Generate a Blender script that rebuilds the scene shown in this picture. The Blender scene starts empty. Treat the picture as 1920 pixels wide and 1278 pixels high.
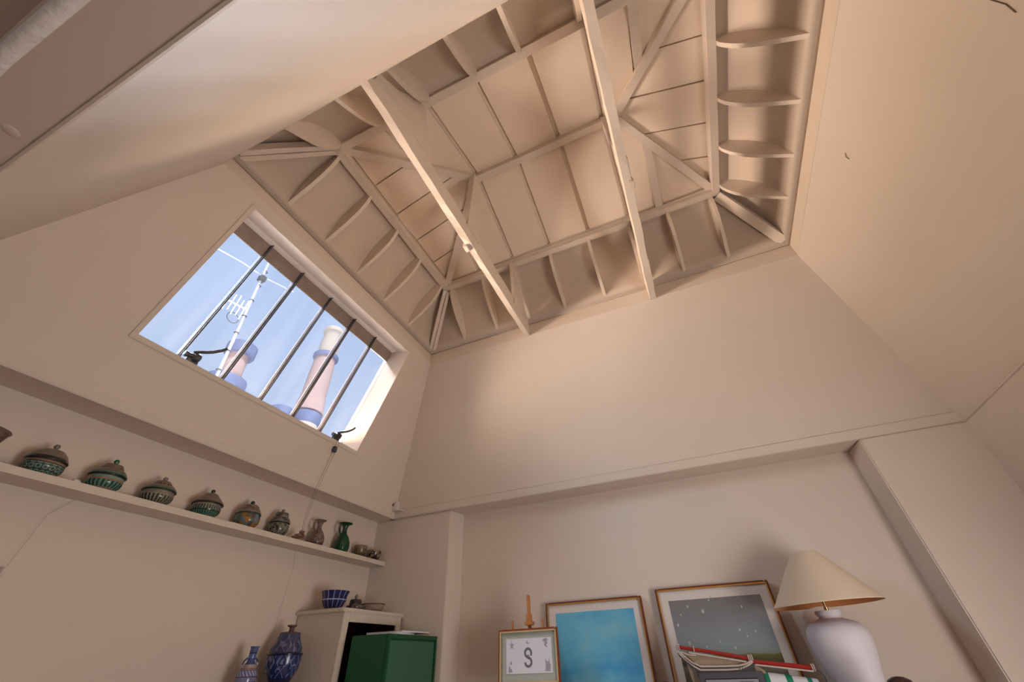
import bpy, bmesh, math, random
from mathutils import Vector, Matrix
random.seed(7)
S = bpy.context.scene
C = S.collection
V = Vector
EYE = 1.5                       # eye height: geometry below is written relative to the eye, lifted at the end

# ------------------------------------------------------------------ camera
cam = bpy.data.objects.new('camera', bpy.data.cameras.new('camera'))
C.objects.link(cam)
cam.data.sensor_width = 36.0
cam.data.sensor_fit = 'HORIZONTAL'
cam.data.lens = 744.0 / 1920 * 36
cam.data.clip_start = 0.02
right = V((0.91655297, 0.39865358, -0.03171703))
down = V((-0.27284706, 0.565379, -0.77839648))
fwd = V((-0.2923784, 0.7220955, 0.62697126))
cam.matrix_world = Matrix(((right.x, -down.x, -fwd.x, 0), (right.y, -down.y, -fwd.y, 0), (right.z, -down.z, -fwd.z, 0), (0, 0, 0, 1)))
S.camera = cam

# ------------------------------------------------------------------ view and world
S.view_settings.view_transform = 'Standard'
S.view_settings.look = 'None'
S.view_settings.gamma = 1
S.view_settings.exposure = 0.14
S.view_settings.use_curve_mapping = False
W = bpy.data.worlds.new('sky'); S.world = W; W.use_nodes = True
nt = W.node_tree; nt.nodes.clear()
o_ = nt.nodes.new('ShaderNodeOutputWorld'); bg = nt.nodes.new('ShaderNodeBackground')
tc = nt.nodes.new('ShaderNodeTexCoord'); sx = nt.nodes.new('ShaderNodeSeparateXYZ'); rp = nt.nodes.new('ShaderNodeValToRGB')
rp.color_ramp.elements[0].position = 0.0; rp.color_ramp.elements[0].color = (0.62, 0.68, 0.76, 1)
rp.color_ramp.elements[1].position = 1.0; rp.color_ramp.elements[1].color = (0.33, 0.46, 0.74, 1)
e = rp.color_ramp.elements.new(0.5); e.color = (0.48, 0.585, 0.775, 1)
nt.links.new(tc.outputs['Generated'], sx.inputs[0]); nt.links.new(sx.outputs['Z'], rp.inputs[0])
nt.links.new(rp.outputs[0], bg.inputs[0]); nt.links.new(bg.outputs[0], o_.inputs[0])
bg.inputs[1].default_value = 1.05

def light(name, kind, loc, target, energy, color, size=(1, 1)):
    l = bpy.data.lights.new(name, kind); l.energy = energy; l.color = color
    if kind == 'AREA':
        l.shape = 'RECTANGLE'; l.size, l.size_y = size
    o = bpy.data.objects.new(name, l); C.objects.link(o); o.location = loc
    o.rotation_euler = (V(target) - V(loc)).to_track_quat('-Z', 'Y').to_euler()
    return o
sun = light('sun', 'SUN', (5, -2, 9), (0, 0, 0), 5.5, (1.0, 0.93, 0.82)); sun.data.angle = 0.01
# fill lamps added around the studio window, out of view, boosting its daylight
light('fill_below_sill', 'AREA', (-3.12, 0.70, 1.37), (0, 0.70, 1.85), 440, (1.0, 0.74, 0.47), (4.4, 0.46))
light('fill_low_outside', 'AREA', (-3.5, 1.45, 1.0), (-1.5, 1.45, 2.5), 210, (1.0, 0.85, 0.85), (2.6, 0.9))
light('fill_right_of_window', 'AREA', (-2.90, 3.16, 2.22), (-1.6, 0.4, 1.22), 580, (0.88, 0.94, 1.0), (0.8, 1.2))
light('fill_left_of_window', 'AREA', (-2.98, 0.18, 2.15), (-1.75, 2.8, 1.4), 85, (0.62, 0.88, 1.0), (0.75, 1.2))
light('fill_above_window', 'AREA', (-3.2, 1.45, 4.3), (-1.9, 1.45, 1.6), 540, (0.98, 0.95, 0.95), (2.4, 1.0))
light('window_daylight', 'AREA', (1.50, 1.15, -0.35), (-2.4, 1.5, 0.3), 36, (1.0, 0.93, 0.87), (1.0, 1.1))
light('rear_daylight', 'AREA', (-0.45, -3.05, -0.2), (-0.4, 3, 0.9), 6, (0.7, 0.85, 1.0), (2.2, 1.3))
#LIGHTEND

# ------------------------------------------------------------------ materials
def nodes(m):
    m.use_nodes = True
    return m.node_tree.nodes, m.node_tree.links, m.node_tree.nodes['Principled BSDF']
def simple(name, col, rough=0.6, metal=0.0, noise=0.0, nscale=20, bump=0.0, bscale=60, spec=0.5):
    m = bpy.data.materials.new(name); N, L, b = nodes(m)
    b.inputs['Base Color'].default_value = (*col, 1); b.inputs['Roughness'].default_value = rough
    b.inputs['Metallic'].default_value = metal; b.inputs['Specular IOR Level'].default_value = spec
    t = N.new('ShaderNodeTexCoord')
    if noise:
        n = N.new('ShaderNodeTexNoise'); n.inputs['Scale'].default_value = nscale; n.inputs['Detail'].default_value = 4
        L.new(t.outputs['Object'], n.inputs['Vector'])
        mx = N.new('ShaderNodeMix'); mx.data_type = 'RGBA'
        mx.inputs[6].default_value = (*[c * (1 - noise) for c in col], 1)
        mx.inputs[7].default_value = (*[min(1, c * (1 + noise)) for c in col], 1)
        L.new(n.outputs['Fac'], mx.inputs[0]); L.new(mx.outputs[2], b.inputs['Base Color'])
    if bump:
        n2 = N.new('ShaderNodeTexNoise'); n2.inputs['Scale'].default_value = bscale; n2.inputs['Detail'].default_value = 5
        L.new(t.outputs['Object'], n2.inputs['Vector'])
        bp = N.new('ShaderNodeBump'); bp.inputs['Strength'].default_value = bump; bp.inputs['Distance'].default_value = 0.01
        L.new(n2.outputs['Fac'], bp.inputs['Height']); L.new(bp.outputs[0], b.inputs['Normal'])
    return m
PAINT = simple('wall_paint', (0.64, 0.55, 0.475), 0.72, noise=0.04, nscale=2.5, bump=0.10, bscale=5)
LOWP = simple('lower_wall_paint', (0.62, 0.545, 0.48), 0.75, noise=0.04, nscale=2.5, bump=0.08, bscale=5)
COVE_SHADED = simple('cove_paint_shaded', (0.56, 0.46, 0.375), 0.68, noise=0.05, nscale=6, bump=0.12, bscale=14)  # board paint darkened for the cove, its shade put into the colour
BOARD_LIT = simple('board_paint_lit', (0.78, 0.645, 0.52), 0.68, noise=0.05, nscale=6, bump=0.12, bscale=14)  # ceiling boards and deck: colour lightened to stand in for missing light
BEAMP = simple('beam_paint', (0.66, 0.56, 0.47), 0.6, noise=0.05, nscale=9, bump=0.25, bscale=22)
CABP = simple('cabinet_paint', (0.60, 0.53, 0.45), 0.5, noise=0.03, nscale=8, bump=0.08, bscale=20)
WOODF = simple('floor_wood', (0.36, 0.20, 0.11), 0.5, noise=0.25, nscale=5)
IRON = simple('dark_iron', (0.075, 0.075, 0.085), 0.4, 0.3, noise=0.2, nscale=30)
BARM = simple('bar_paint', (0.085, 0.07, 0.075), 0.65, 0.0, noise=0.2, nscale=30)
RAILM = simple('weathered_rail', (0.30, 0.225, 0.18), 0.6, noise=0.25, nscale=18)
GREEN = simple('green_enamel', (0.010, 0.085, 0.032), 0.38, 0.1, noise=0.04, nscale=6, spec=0.35)
GOLD = simple('gilt', (0.55, 0.30, 0.08), 0.28, 0.8, noise=0.2, nscale=40)
REDWOOD = simple('mahogany', (0.16, 0.035, 0.012), 0.35, noise=0.3, nscale=25)
EASEL = simple('easel_beech', (0.48, 0.19, 0.055), 0.5, noise=0.2, nscale=30)
MAT = simple('white_mount', (0.62, 0.56, 0.53), 0.7, noise=0.02)
MATG = simple('sage_mount', (0.36, 0.39, 0.34), 0.7, noise=0.02)
PAPER = simple('white_paper', (0.66, 0.65, 0.72), 0.7, noise=0.02)
INK = simple('grey_ink', (0.15, 0.15, 0.165), 0.8, noise=0.3, nscale=120)
INK2 = simple('pale_grey_ink', (0.33, 0.32, 0.36), 0.8, noise=0.2, nscale=120)
SHADE = simple('lamp_shade_cloth', (0.66, 0.54, 0.42), 0.8, noise=0.03, bump=0.1, bscale=160)
SHADEIN = simple('lamp_shade_lining', (0.52, 0.20, 0.07), 0.6, noise=0.05)
LAMPB = simple('chalky_lamp_glaze', (0.62, 0.57, 0.62), 0.65, noise=0.05, nscale=9, bump=0.5, bscale=11)
REDV = simple('red_varnish', (0.30, 0.018, 0.015), 0.25, noise=0.1)
ROPE = simple('pale_rope', (0.52, 0.42, 0.38), 0.9, noise=0.2, nscale=200)
CANVAS = simple('tan_canvas', (0.30, 0.22, 0.15), 0.9, noise=0.2, nscale=70, bump=0.3, bscale=90)
GREY = simple('grey_lacquer', (0.065, 0.062, 0.075), 0.4, noise=0.1)
GREYL = simple('pale_grey_panel', (0.24, 0.24, 0.26), 0.5, noise=0.1)
DARKW = simple('dark_walnut', (0.035, 0.015, 0.012), 0.35, noise=0.3, nscale=20)
BLACKIN = simple('oxblood_lining', (0.035, 0.004, 0.004), 0.6, noise=0.3, nscale=8)
BRASS = simple('brass', (0.55, 0.38, 0.18), 0.3, 0.9)
WHITEP = simple('white_plastic', (0.62, 0.55, 0.49), 0.5)
STRING = simple('cord_string', (0.14, 0.09, 0.06), 0.9)
PALEROOF = simple('pale_roof', (0.80, 0.74, 0.68), 0.6, noise=0.08, nscale=1)
CHIM = simple('pale_pink_render', (0.40, 0.30, 0.30), 0.85, noise=0.12, nscale=3, bump=0.3, bscale=8)
CHIMW = simple('cream_render', (0.42, 0.38, 0.34), 0.85, noise=0.08, nscale=3)
BLUEB = simple('slate_blue_tin', (0.13, 0.17, 0.32), 0.6, noise=0.35, nscale=4)
ALU = simple('aluminium', (0.75, 0.76, 0.80), 0.35, 0.6)
TANS = simple('tangled_twine', (0.20, 0.09, 0.06), 0.9, noise=0.3, nscale=90)
SILVER = simple('glossy_cover', (0.42, 0.43, 0.44), 0.3, noise=0.35, nscale=14)
STRIPEG = simple('green_cloth', (0.0, 0.20, 0.11), 0.7)
STRIPEW = simple('white_cloth', (0.62, 0.60, 0.64), 0.8, noise=0.05, nscale=60)

def glass():
    m = bpy.data.materials.new('window_glass'); m.use_nodes = True
    N, L = m.node_tree.nodes, m.node_tree.links; N.clear()
    o = N.new('ShaderNodeOutputMaterial'); t = N.new('ShaderNodeBsdfTransparent'); g = N.new('ShaderNodeBsdfGlossy')
    d = N.new('ShaderNodeBsdfTranslucent'); d.inputs[0].default_value = (0.8, 0.85, 0.95, 1)
    t.inputs[0].default_value = (0.96, 0.97, 1, 1); g.inputs['Roughness'].default_value = 0.03
    f = N.new('ShaderNodeFresnel'); f.inputs[0].default_value = 1.3
    a = N.new('ShaderNodeMixShader'); b = N.new('ShaderNodeMixShader')
    tc = N.new('ShaderNodeTexCoord'); mp = N.new('ShaderNodeMapping'); mp.inputs['Scale'].default_value = (0.5, 3.5, 0.5)
    n = N.new('ShaderNodeTexNoise'); n.inputs['Scale'].default_value = 1.6
    r = N.new('ShaderNodeMapRange'); r.inputs[1].default_value = 0.45; r.inputs[2].default_value = 0.8; r.inputs[3].default_value = 0.0; r.inputs[4].default_value = 0.005
    L.new(tc.outputs['Object'], mp.inputs[0]); L.new(mp.outputs[0], n.inputs['Vector']); L.new(n.outputs['Fac'], r.inputs[0])
    L.new(f.outputs[0], a.inputs[0]); L.new(t.outputs[0], a.inputs[1]); L.new(g.outputs[0], a.inputs[2])
    L.new(r.outputs[0], b.inputs[0]); L.new(a.outputs[0], b.inputs[1]); L.new(d.outputs[0], b.inputs[2])
    L.new(b.outputs[0], o.inputs[0])
    return m
GLASS = glass()

def glaze(name, bands, dark=(0.02, 0.05, 0.035), freq=26, zr=(0.02, 0.06), style='stripe', rough=0.22, ink=None):
    """painted pottery: bands = [(height, colour)...] stepped over object z; a motif of strokes, rings or lines between zr"""
    m = bpy.data.materials.new(name); N, L, b = nodes(m)
    b.inputs['Roughness'].default_value = rough
    tc = N.new('ShaderNodeTexCoord'); sp = N.new('ShaderNodeSeparateXYZ'); L.new(tc.outputs['Object'], sp.inputs[0])
    H = bands[-1][0] + 0.001
    dv = N.new('ShaderNodeMath'); dv.operation = 'DIVIDE'; dv.inputs[1].default_value = H; L.new(sp.outputs['Z'], dv.inputs[0])
    rp = N.new('ShaderNodeValToRGB'); rp.color_ramp.interpolation = 'CONSTANT'
    E = rp.color_ramp.elements
    E[0].position = 0; E[0].color = (*bands[0][1], 1)
    E[1].position = min(1, bands[0][0] / H); E[1].color = (*bands[min(1, len(bands) - 1)][1], 1)
    for (z, _), (_, c) in zip(bands[1:-1], bands[2:]):
        k = E.new(min(0.999, z / H)); k.color = (*c, 1)
    L.new(dv.outputs[0], rp.inputs[0])
    at = N.new('ShaderNodeMath'); at.operation = 'ARCTAN2'; L.new(sp.outputs['Y'], at.inputs[0]); L.new(sp.outputs['X'], at.inputs[1])
    def mth(op, a, bb=None):
        k = N.new('ShaderNodeMath'); k.operation = op
        for i, v in enumerate((a, bb)):
            if v is None: continue
            if isinstance(v, (int, float)): k.inputs[i].default_value = v
            else: L.new(v, k.inputs[i])
        return k.outputs[0]
    ang = mth('MULTIPLY', at.outputs[0], freq)
    zz = sp.outputs['Z']
    wob = N.new('ShaderNodeTexNoise'); wob.inputs['Scale'].default_value = 40; L.new(tc.outputs['Object'], wob.inputs['Vector'])
    w = mth('MULTIPLY', wob.outputs['Fac'], 1.6)
    if style == 'stripe':
        pat = mth('GREATER_THAN', mth('SINE', mth('ADD', ang, w)), 0.05)
    elif style == 'ring':
        a1 = mth('MULTIPLY', mth('SINE', ang), mth('SINE', mth('MULTIPLY', zz, 160)))
        a1 = mth('ABSOLUTE', mth('SUBTRACT', mth('ABSOLUTE', a1), 0.5))
        pat = mth('GREATER_THAN', a1, 0.2)
    elif style == 'diag':
        pat = mth('GREATER_THAN', mth('SINE', mth('ADD', mth('ADD', ang, mth('MULTIPLY', zz, 260)), w)), 0.1)
    elif style == 'grid':
        a1 = mth('LESS_THAN', mth('ABSOLUTE', mth('SINE', mth('MULTIPLY', at.outputs[0], freq / 2))), 0.13)
        a2 = mth('LESS_THAN', mth('ABSOLUTE', mth('SUBTRACT', zz, (zr[0] + zr[1]) / 2)), 0.0028)
        pat = mth('MAXIMUM', a1, a2)
    elif style == 'leaf':
        a1 = mth('ABSOLUTE', mth('SINE', mth('MULTIPLY', at.outputs[0], freq / 2)))
        bb_ = mth('ABSOLUTE', mth('SINE', mth('MULTIPLY', zz, 40)))
        pat = mth('LESS_THAN', mth('ABSOLUTE', mth('SUBTRACT', a1, mth('MULTIPLY', bb_, 0.9))), 0.075)
        fine = mth('GREATER_THAN', wob.outputs['Fac'], 0.60)
        pat = mth('MAXIMUM', pat, fine)
    else:
        pat = mth('GREATER_THAN', wob.outputs['Fac'], 0.52)
    inz = mth('MULTIPLY', mth('GREATER_THAN', zz, zr[0]), mth('LESS_THAN', zz, zr[1]))
    fac = mth('MULTIPLY', pat, inz)
    mx = N.new('ShaderNodeMix'); mx.data_type = 'RGBA'; L.new(fac, mx.inputs[0]); L.new(rp.outputs[0], mx.inputs[6])
    mx.inputs[7].default_value = (*dark, 1)
    n = N.new('ShaderNodeTexNoise'); n.inputs['Scale'].default_value = 60
    L.new(tc.outputs['Object'], n.inputs['Vector'])
    mr = N.new('ShaderNodeMapRange'); mr.inputs[3].default_value = 0.72; mr.inputs[4].default_value = 1.25; L.new(n.outputs['Fac'], mr.inputs[0])
    hv = N.new('ShaderNodeMix'); hv.data_type = 'RGBA'; hv.blend_type = 'MULTIPLY'; hv.inputs[0].default_value = 1
    L.new(mx.outputs[2], hv.inputs[6]); L.new(mr.outputs[0], hv.inputs[7]); L.new(hv.outputs[2], b.inputs['Base Color'])
    return m

# ------------------------------------------------------------------ mesh building
class MB:
    def __init__(s): s.v = []; s.f = []
    def poly(s, pts, faces):
        o = len(s.v); s.v += [V(p) for p in pts]; s.f += [tuple(i + o for i in f) for f in faces]
    def box(s, lo, hi, M=None):
        x0, y0, z0 = lo; x1, y1, z1 = hi
        p = [V(q) for q in ((x0,y0,z0),(x1,y0,z0),(x1,y1,z0),(x0,y1,z0),(x0,y0,z1),(x1,y0,z1),(x1,y1,z1),(x0,y1,z1))]
        if M: p = [M @ q for q in p]
        s.poly(p, [(3,2,1,0),(4,5,6,7),(0,1,5,4),(1,2,6,5),(2,3,7,6),(3,0,4,7)])
    def prism(s, pts, vec):
        n = len(pts); vec = V(vec)
        s.poly([V(p) for p in pts] + [V(p) + vec for p in pts], [tuple(range(n))[::-1], tuple(range(n, 2 * n))] + [(i, (i + 1) % n, n + (i + 1) % n, n + i) for i in range(n)])
    def beam(s, a, b, w, h, up=(0, 0, 1), wob=0.0, n=1):
        """box along a-b: w across, h in the up direction starting at the line (line = centre of the lower face)"""
        a, b = V(a), V(b); d = (b - a).normalized(); sd = d.cross(V(up)).normalized(); u = sd.cross(d).normalized()
        ring = []
        for i in range(n + 1):
            c = a.lerp(b, i / n)
            j = lambda: V((random.uniform(-wob, wob), random.uniform(-wob, wob), random.uniform(-wob, wob))) if wob else V((0, 0, 0))
            ring.append([c - sd * w / 2 + j(), c + sd * w / 2 + j(), c + sd * w / 2 + u * h + j(), c - sd * w / 2 + u * h + j()])
        pts = [p for r in ring for p in r]; f = [(0, 1, 2, 3), tuple(4 * n + k for k in (3, 2, 1, 0))]
        for i in range(n):
            for k in range(4):
                f.append((4 * i + k, 4 * i + 4 + k, 4 * i + 4 + (k + 1) % 4, 4 * i + (k + 1) % 4))
        s.poly(pts, f)
    def lathe(s, c, prof, seg=36, flute=None):
        c = V(c); n = len(prof); pts = []; f = []
        for j, (r, z) in enumerate(prof):
            for i in range(seg):
                a = 2 * math.pi * i / seg; rr = max(r, 1e-4)
                if flute and flute[0] <= z <= flute[1]: rr *= 1 - flute[3] * (0.5 + 0.5 * math.cos(a * flute[2]))
                pts.append(c + V((rr * math.cos(a), rr * math.sin(a), z)))
        for j in range(n - 1):
            for i in range(seg):
                f.append((j * seg + i, j * seg + (i + 1) % seg, (j + 1) * seg + (i + 1) % seg, (j + 1) * seg + i))
        f.append(tuple(range(seg))[::-1]); f.append(tuple((n - 1) * seg + i for i in range(seg)))
        s.poly(pts, f)
    def tube(s, pts, r, seg=8, closed=False):
        P = [V(p) for p in pts]; n = len(P); vs = []; f = []
        prev = None
        for i, p in enumerate(P):
            if closed: d = (P[(i + 1) % n] - P[i - 1]).normalized()
            else: d = (P[min(i + 1, n - 1)] - P[max(i - 1, 0)]).normalized()
            if prev is None: u = d.orthogonal().normalized()
            else: u = (prev - d * prev.dot(d)).normalized()
            prev = u; w = d.cross(u)
            rr = r[i] if isinstance(r, (list, tuple)) else r
            for k in range(seg):
                a = 2 * math.pi * k / seg; vs.append(p + (u * math.cos(a) + w * math.sin(a)) * rr)
        m = n if closed else n - 1
        for i in range(m):
            for k in range(seg):
                j = (i + 1) % n
                f.append((i * seg + k, i * seg + (k + 1) % seg, j * seg + (k + 1) % seg, j * seg + k))
        if not closed: f.append(tuple(range(seg))[::-1]); f.append(tuple((n - 1) * seg + k for k in range(seg)))
        s.poly(vs, f)
    def build(s, name, mat, parent=None, smooth=False, bevel=0.0, origin=None, label=None, mods=None):
        base = V((0, 0, 0))
        wl = lambda o: o.location + (wl(o.parent) if o.parent else V((0, 0, 0)))
        if origin is not None: base = V(origin)
        elif parent is not None: base = wl(parent)
        else:
            base = V((sum(p.x for p in s.v) / len(s.v), sum(p.y for p in s.v) / len(s.v), min(p.z for p in s.v)))
        me = bpy.data.meshes.new(name); me.from_pydata([p - base for p in s.v], [], s.f)
        bm = bmesh.new(); bm.from_mesh(me); bmesh.ops.recalc_face_normals(bm, faces=bm.faces)
        if bevel: bmesh.ops.bevel(bm, geom=[e for e in bm.edges if len(e.link_faces) == 2 and e.calc_face_angle(0) > 0.6], offset=bevel, segments=2, affect='EDGES', clamp_overlap=True)
        if smooth:
            for fc in bm.faces: fc.smooth = True
            for ed in bm.edges:
                if len(ed.link_faces) == 2 and ed.calc_face_angle(0) > 0.7: ed.smooth = False
        bm.to_mesh(me); bm.free()
        for mm in (mat if isinstance(mat, (list, tuple)) else [mat]): me.materials.append(mm)
        o = bpy.data.objects.new(name, me); C.objects.link(o)
        if parent is not None: o.parent = parent; o.location = base - wl(parent)
        else: o.location = base
        if label: o['label'] = label
        return o
def thing(name, loc, label, cat, group=None):
    o = bpy.data.objects.new(name, None); C.objects.link(o); o.location = loc; o.empty_display_size = 0.1
    o['label'] = label; o['category'] = cat
    if group: o['group'] = group
    return o
def tag(o, label, cat, group=None):
    o['label'] = label; o['category'] = cat
    if group: o['group'] = group
    return o
def struct(o, label=None):
    o['kind'] = 'structure'
    if label: o['label'] = label
    return o
def lerp(a, b, t): return a + (b - a) * t

# ------------------------------------------------------------------ the room shell
FL = -1.5
# rectangle of the break line (z = 1) and of the ring under the lantern (z = 2.22)
AX0, AX1, AY0, AY1 = -2.40, 1.61, -0.03, 2.985
RX0, RX1, RY0, RY1 = -1.887, 1.225, 0.40, 2.55
ZB, ZR = 1.0, 2.22
T = 0.32
nA = V((1, 0, -(RX0 - AX0) / (ZR - ZB))).normalized()
def onA(y, z): return V((AX0 + (z - ZB) * (RX0 - AX0) / (ZR - ZB), y, z))

m = MB(); m.box((-2.95, -3.6, FL - 0.12), (1.95, 3.6, FL)); struct(m.build('floor', WOODF))

# left wall: lower face, soffit, leaning upper face with the window hole
m = MB()
m.box((-2.585 - T, -3.3, FL), (-2.585, 3.3, ZB))
m.prism([(-2.60, -0.2, ZB), (-2.40, -0.2, ZB), (-2.385, -0.2, ZB + 0.04), (-2.60, -0.2, ZB + 0.04)], (0, 3.3, 0))   # the soffit
WY0, WY1, WZ0, WZ1 = 0.662, 2.250, 1.320, 2.170
O = [onA(-0.06, ZB), onA(3.05, ZB), onA(2.63, ZR + 0.02), onA(0.32, ZR + 0.02)]
H = [onA(WY0, WZ0), onA(WY1, WZ0), onA(WY1, WZ1), onA(WY0, WZ1)]
pts = O + H; pts += [p - nA * 0.204 for p in pts]
m.poly(pts, [(0, 1, 5, 4), (1, 2, 6, 5), (2, 3, 7, 6), (3, 0, 4, 7), (8, 12, 13, 9), (9, 13, 14, 10), (10, 14, 15, 11), (11, 15, 12, 8),
             (4, 5, 13, 12), (5, 6, 14, 13), (6, 7, 15, 14), (7, 4, 12, 15), (0, 8, 9, 1), (1, 9, 10, 2), (2, 10, 11, 3), (3, 11, 8, 0)])
struct(m.build('wall_left', PAINT))
m = MB()   # casing around the hole, and the rounded lip over the soffit
g = 0.026
Q = [onA(WY0 - g, WZ0 - g), onA(WY1 + g, WZ0 - g), onA(WY1 + g, WZ1 + g), onA(WY0 - g, WZ1 + g)]
q = Q + H; q2 = [p + nA * 0.007 for p in q]
m.poly(q2 + q, [(0, 1, 5, 4), (1, 2, 6, 5), (2, 3, 7, 6), (3, 0, 4, 7), (0, 8, 9, 1), (1, 9, 10, 2), (2, 10, 11, 3), (3, 11, 8, 0), (4, 5, 13, 12), (5, 6, 14, 13), (6, 7, 15, 14), (7, 4, 12, 15)])
struct(m.build('trim_1', PAINT, bevel=0.002))
m = MB(); m.prism([onA(-0.03, 1.0), onA(-0.03, 1.0) + nA * 0.012 + V((0, 0, 0.0)), onA(-0.03, 1.055) + nA * 0.012, onA(-0.03, 1.068)], (0, 3.01, 0))
struct(m.build('trim_2', PAINT, bevel=0.004))

# back wall: niche, two piers, soffit, leaning upper face
m = MB()
m.box((-2.9, 3.175, FL), (1.9, 3.5, ZB + 0.05))
m.prism([(AX0 - 0.03, 2.985, ZB), (AX1 + 0.03, 2.985, ZB), (RX1 + 0.03, 2.55, ZR + 0.01), (RX0 - 0.03, 2.55, ZR + 0.01)], (0, 0.35, 0))
struct(m.build('wall_back', PAINT, origin=(0, 3.2, FL)))
m = MB(); m.prism([(-2.60, 3.005, FL), (-1.835, 3.005, FL), (-1.80, 3.18, FL), (-2.60, 3.18, FL)], (0, 0, ZB - FL))
struct(m.build('wall_back', LOWP, bevel=0.004))
m = MB(); m.prism([(1.085, 2.975, FL), (1.65, 2.975, FL), (1.65, 3.18, FL), (1.065, 3.18, FL)], (0, 0, ZB - FL))
struct(m.build('wall_back', PAINT, bevel=0.006))
kb = (2.985 - 2.55) / (ZR - ZB)
m = MB(); m.prism([(-2.40, 2.985, 1.0), (-2.40, 2.972, 1.0), (-2.40, 2.972 - 0.055 * kb, 1.055), (-2.40, 2.985 - 0.062 * kb, 1.062)], (4.01, 0, 0))
struct(m.build('trim_3', PAINT, bevel=0.003))

# right wall: lower face and leaning upper face, with its own window below the frame
m = MB()
m.box((1.61, 1.75, FL), (1.61 + T, 3.3, ZB)); m.box((1.61, -3.3, FL), (1.61 + T, 0.55, ZB))
m.box((1.61, 0.55, FL), (1.61 + T, 1.75, -0.95)); m.box((1.61, 0.55, 0.25), (1.61 + T, 1.75, ZB))
kr = (AX1 - RX1) / (ZR - ZB)
m.prism([(1.61, -0.06, ZB), (1.61, 3.05, ZB), (RX1, 2.63, ZR + 0.01), (RX1, 0.32, ZR + 0.01)], (0.22, 0, 0.0))
struct(m.build('wall_right', PAINT, origin=(1.7, 1, FL)))
m = MB(); m.tube([(1.606, -0.03, ZB), (1.606, 2.985, ZB)], 0.005, 6)
struct(m.build('trim_4', BEAMP, smooth=True))
win2 = MB()
for a, b in (((1.62, 0.55, -0.95), (1.70, 0.61, 0.25)), ((1.62, 1.69, -0.95), (1.70, 1.75, 0.25)), ((1.62, 0.61, -0.95), (1.70, 1.69, -0.89)), ((1.62, 0.61, 0.19), (1.70, 1.69, 0.25)), ((1.63, 1.13, -0.89), (1.69, 1.17, 0.19))):
    win2.box(a, b)
struct(win2.build('window_2', CABP, bevel=0.004))

# front: leaning upper face over the opening, its soffit, rounded beam edge, and the next room's ceiling
m = MB()
m.prism([(AX0 - 0.03, AY0, ZB), (AX1 + 0.03, AY0, ZB), (RX1 + 0.03, RY0, ZR + 0.01), (RX0 - 0.03, RY0, ZR + 0.01)], (0, -0.11, 0.06))
prof = [(AY0 - 0.001, ZB), (AY0 + 0.03, ZB + 0.1), (-0.195, 1.12), (-0.185, 1.05), (-0.170, 1.018), (-0.150, 1.004), (-0.135, ZB)]
m.prism([(-2.60, y, z) for y, z in prof], (4.23, 0, 0))
struct(m.build('wall_front', PAINT, smooth=True, origin=(0, 0, ZB)))
m = MB(); m.tube([(-2.6, -0.034, ZB - 0.001), (1.6, -0.034, ZB - 0.001)], 0.006, 6); struct(m.build('trim_5', BEAMP, smooth=True))
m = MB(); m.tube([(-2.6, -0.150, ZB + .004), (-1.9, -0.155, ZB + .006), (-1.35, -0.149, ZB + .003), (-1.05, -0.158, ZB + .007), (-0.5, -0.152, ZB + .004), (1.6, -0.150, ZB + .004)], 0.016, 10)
struct(m.build('trim_8', simple('chipped_edge_paint_lit', (0.80, 0.77, 0.74), 0.6, noise=0.12, nscale=16, bump=0.6, bscale=40), smooth=True))  # chipped beam edge, whitened in place of light from the rear room
m = MB(); m.box((-2.95, -3.6, 1.10), (1.95, -0.19, 1.25)); struct(m.build('ceiling', PAINT, origin=(0, -2, 1.1)))
m = MB(); m.box((-2.95, -3.6, FL), (1.95, -3.3, ZB + 0.12)); struct(m.build('wall_front', PAINT, origin=(0, -3.4, FL)))
m = MB()
for a, b in (((-1.65, -3.3, -0.95), (-1.55, -3.22, 0.55)), ((0.65, -3.3, -0.95), (0.75, -3.22, 0.55)), ((-1.55, -3.3, -0.95), (0.65, -3.22, -0.87)), ((-1.55, -3.3, 0.47), (0.65, -3.22, 0.55)), ((-0.48, -3.29, -0.87), (-0.42, -3.23, 0.47))):
    m.box(a, b)
struct(m.build('window_3', CABP, bevel=0.004))

# plaster rose and old dab on the beam soffit
m = MB(); m.lathe((-1.21, -0.075, ZB - 0.007), [(0.004, 0.0045), (0.010, 0.005), (0.015, 0.006), (0.017, 0.0075)], 20)
struct(m.build('trim_6', PAINT, smooth=True), 'round plaster patch under the front beam')

# ------------------------------------------------------------------ lantern ceiling
ceil = bpy.data.objects.new('ceiling', None); C.objects.link(ceil); ceil.location = (-0.33, 1.475, 3.1); ceil['kind'] = 'structure'
IX0, IX1, IY0, IY1, ZI = -1.54, 0.862, 0.752, 2.198, 2.765
KX0, KX1, KY, ZK = -0.866, 0.28, 1.475, 3.12
def ringrect(ins, z, a=(RX0, RX1, RY0, RY1)):
    return [V((a[0] + ins, a[2] + ins, z)), V((a[1] - ins, a[2] + ins, z)), V((a[1] - ins, a[3] - ins, z)), V((a[0] + ins, a[3] - ins, z))]
cove = [(0.0, 2.34), (0.012, 2.44), (0.04, 2.535), (0.09, 2.635), (0.16, 2.725), (0.225, 2.785), (0.265, 2.822), (0.30, 2.830), (0.38, 2.832)]
m = MB(); pts = []; f = []
for ins, z in cove: pts += ringrect(ins, z)
for j in range(len(cove) - 1):
    for i in range(4): f.append((4 * j + i, 4 * j + (i + 1) % 4, 4 * j + 4 + (i + 1) % 4, 4 * j + 4 + i))
m.poly(pts, f)
cv = m.build('cove_lining', COVE_SHADED, ceil, smooth=True)
md = cv.modifiers.new('s', 'SOLIDIFY'); md.thickness = 0.03; md.offset = -1
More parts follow.
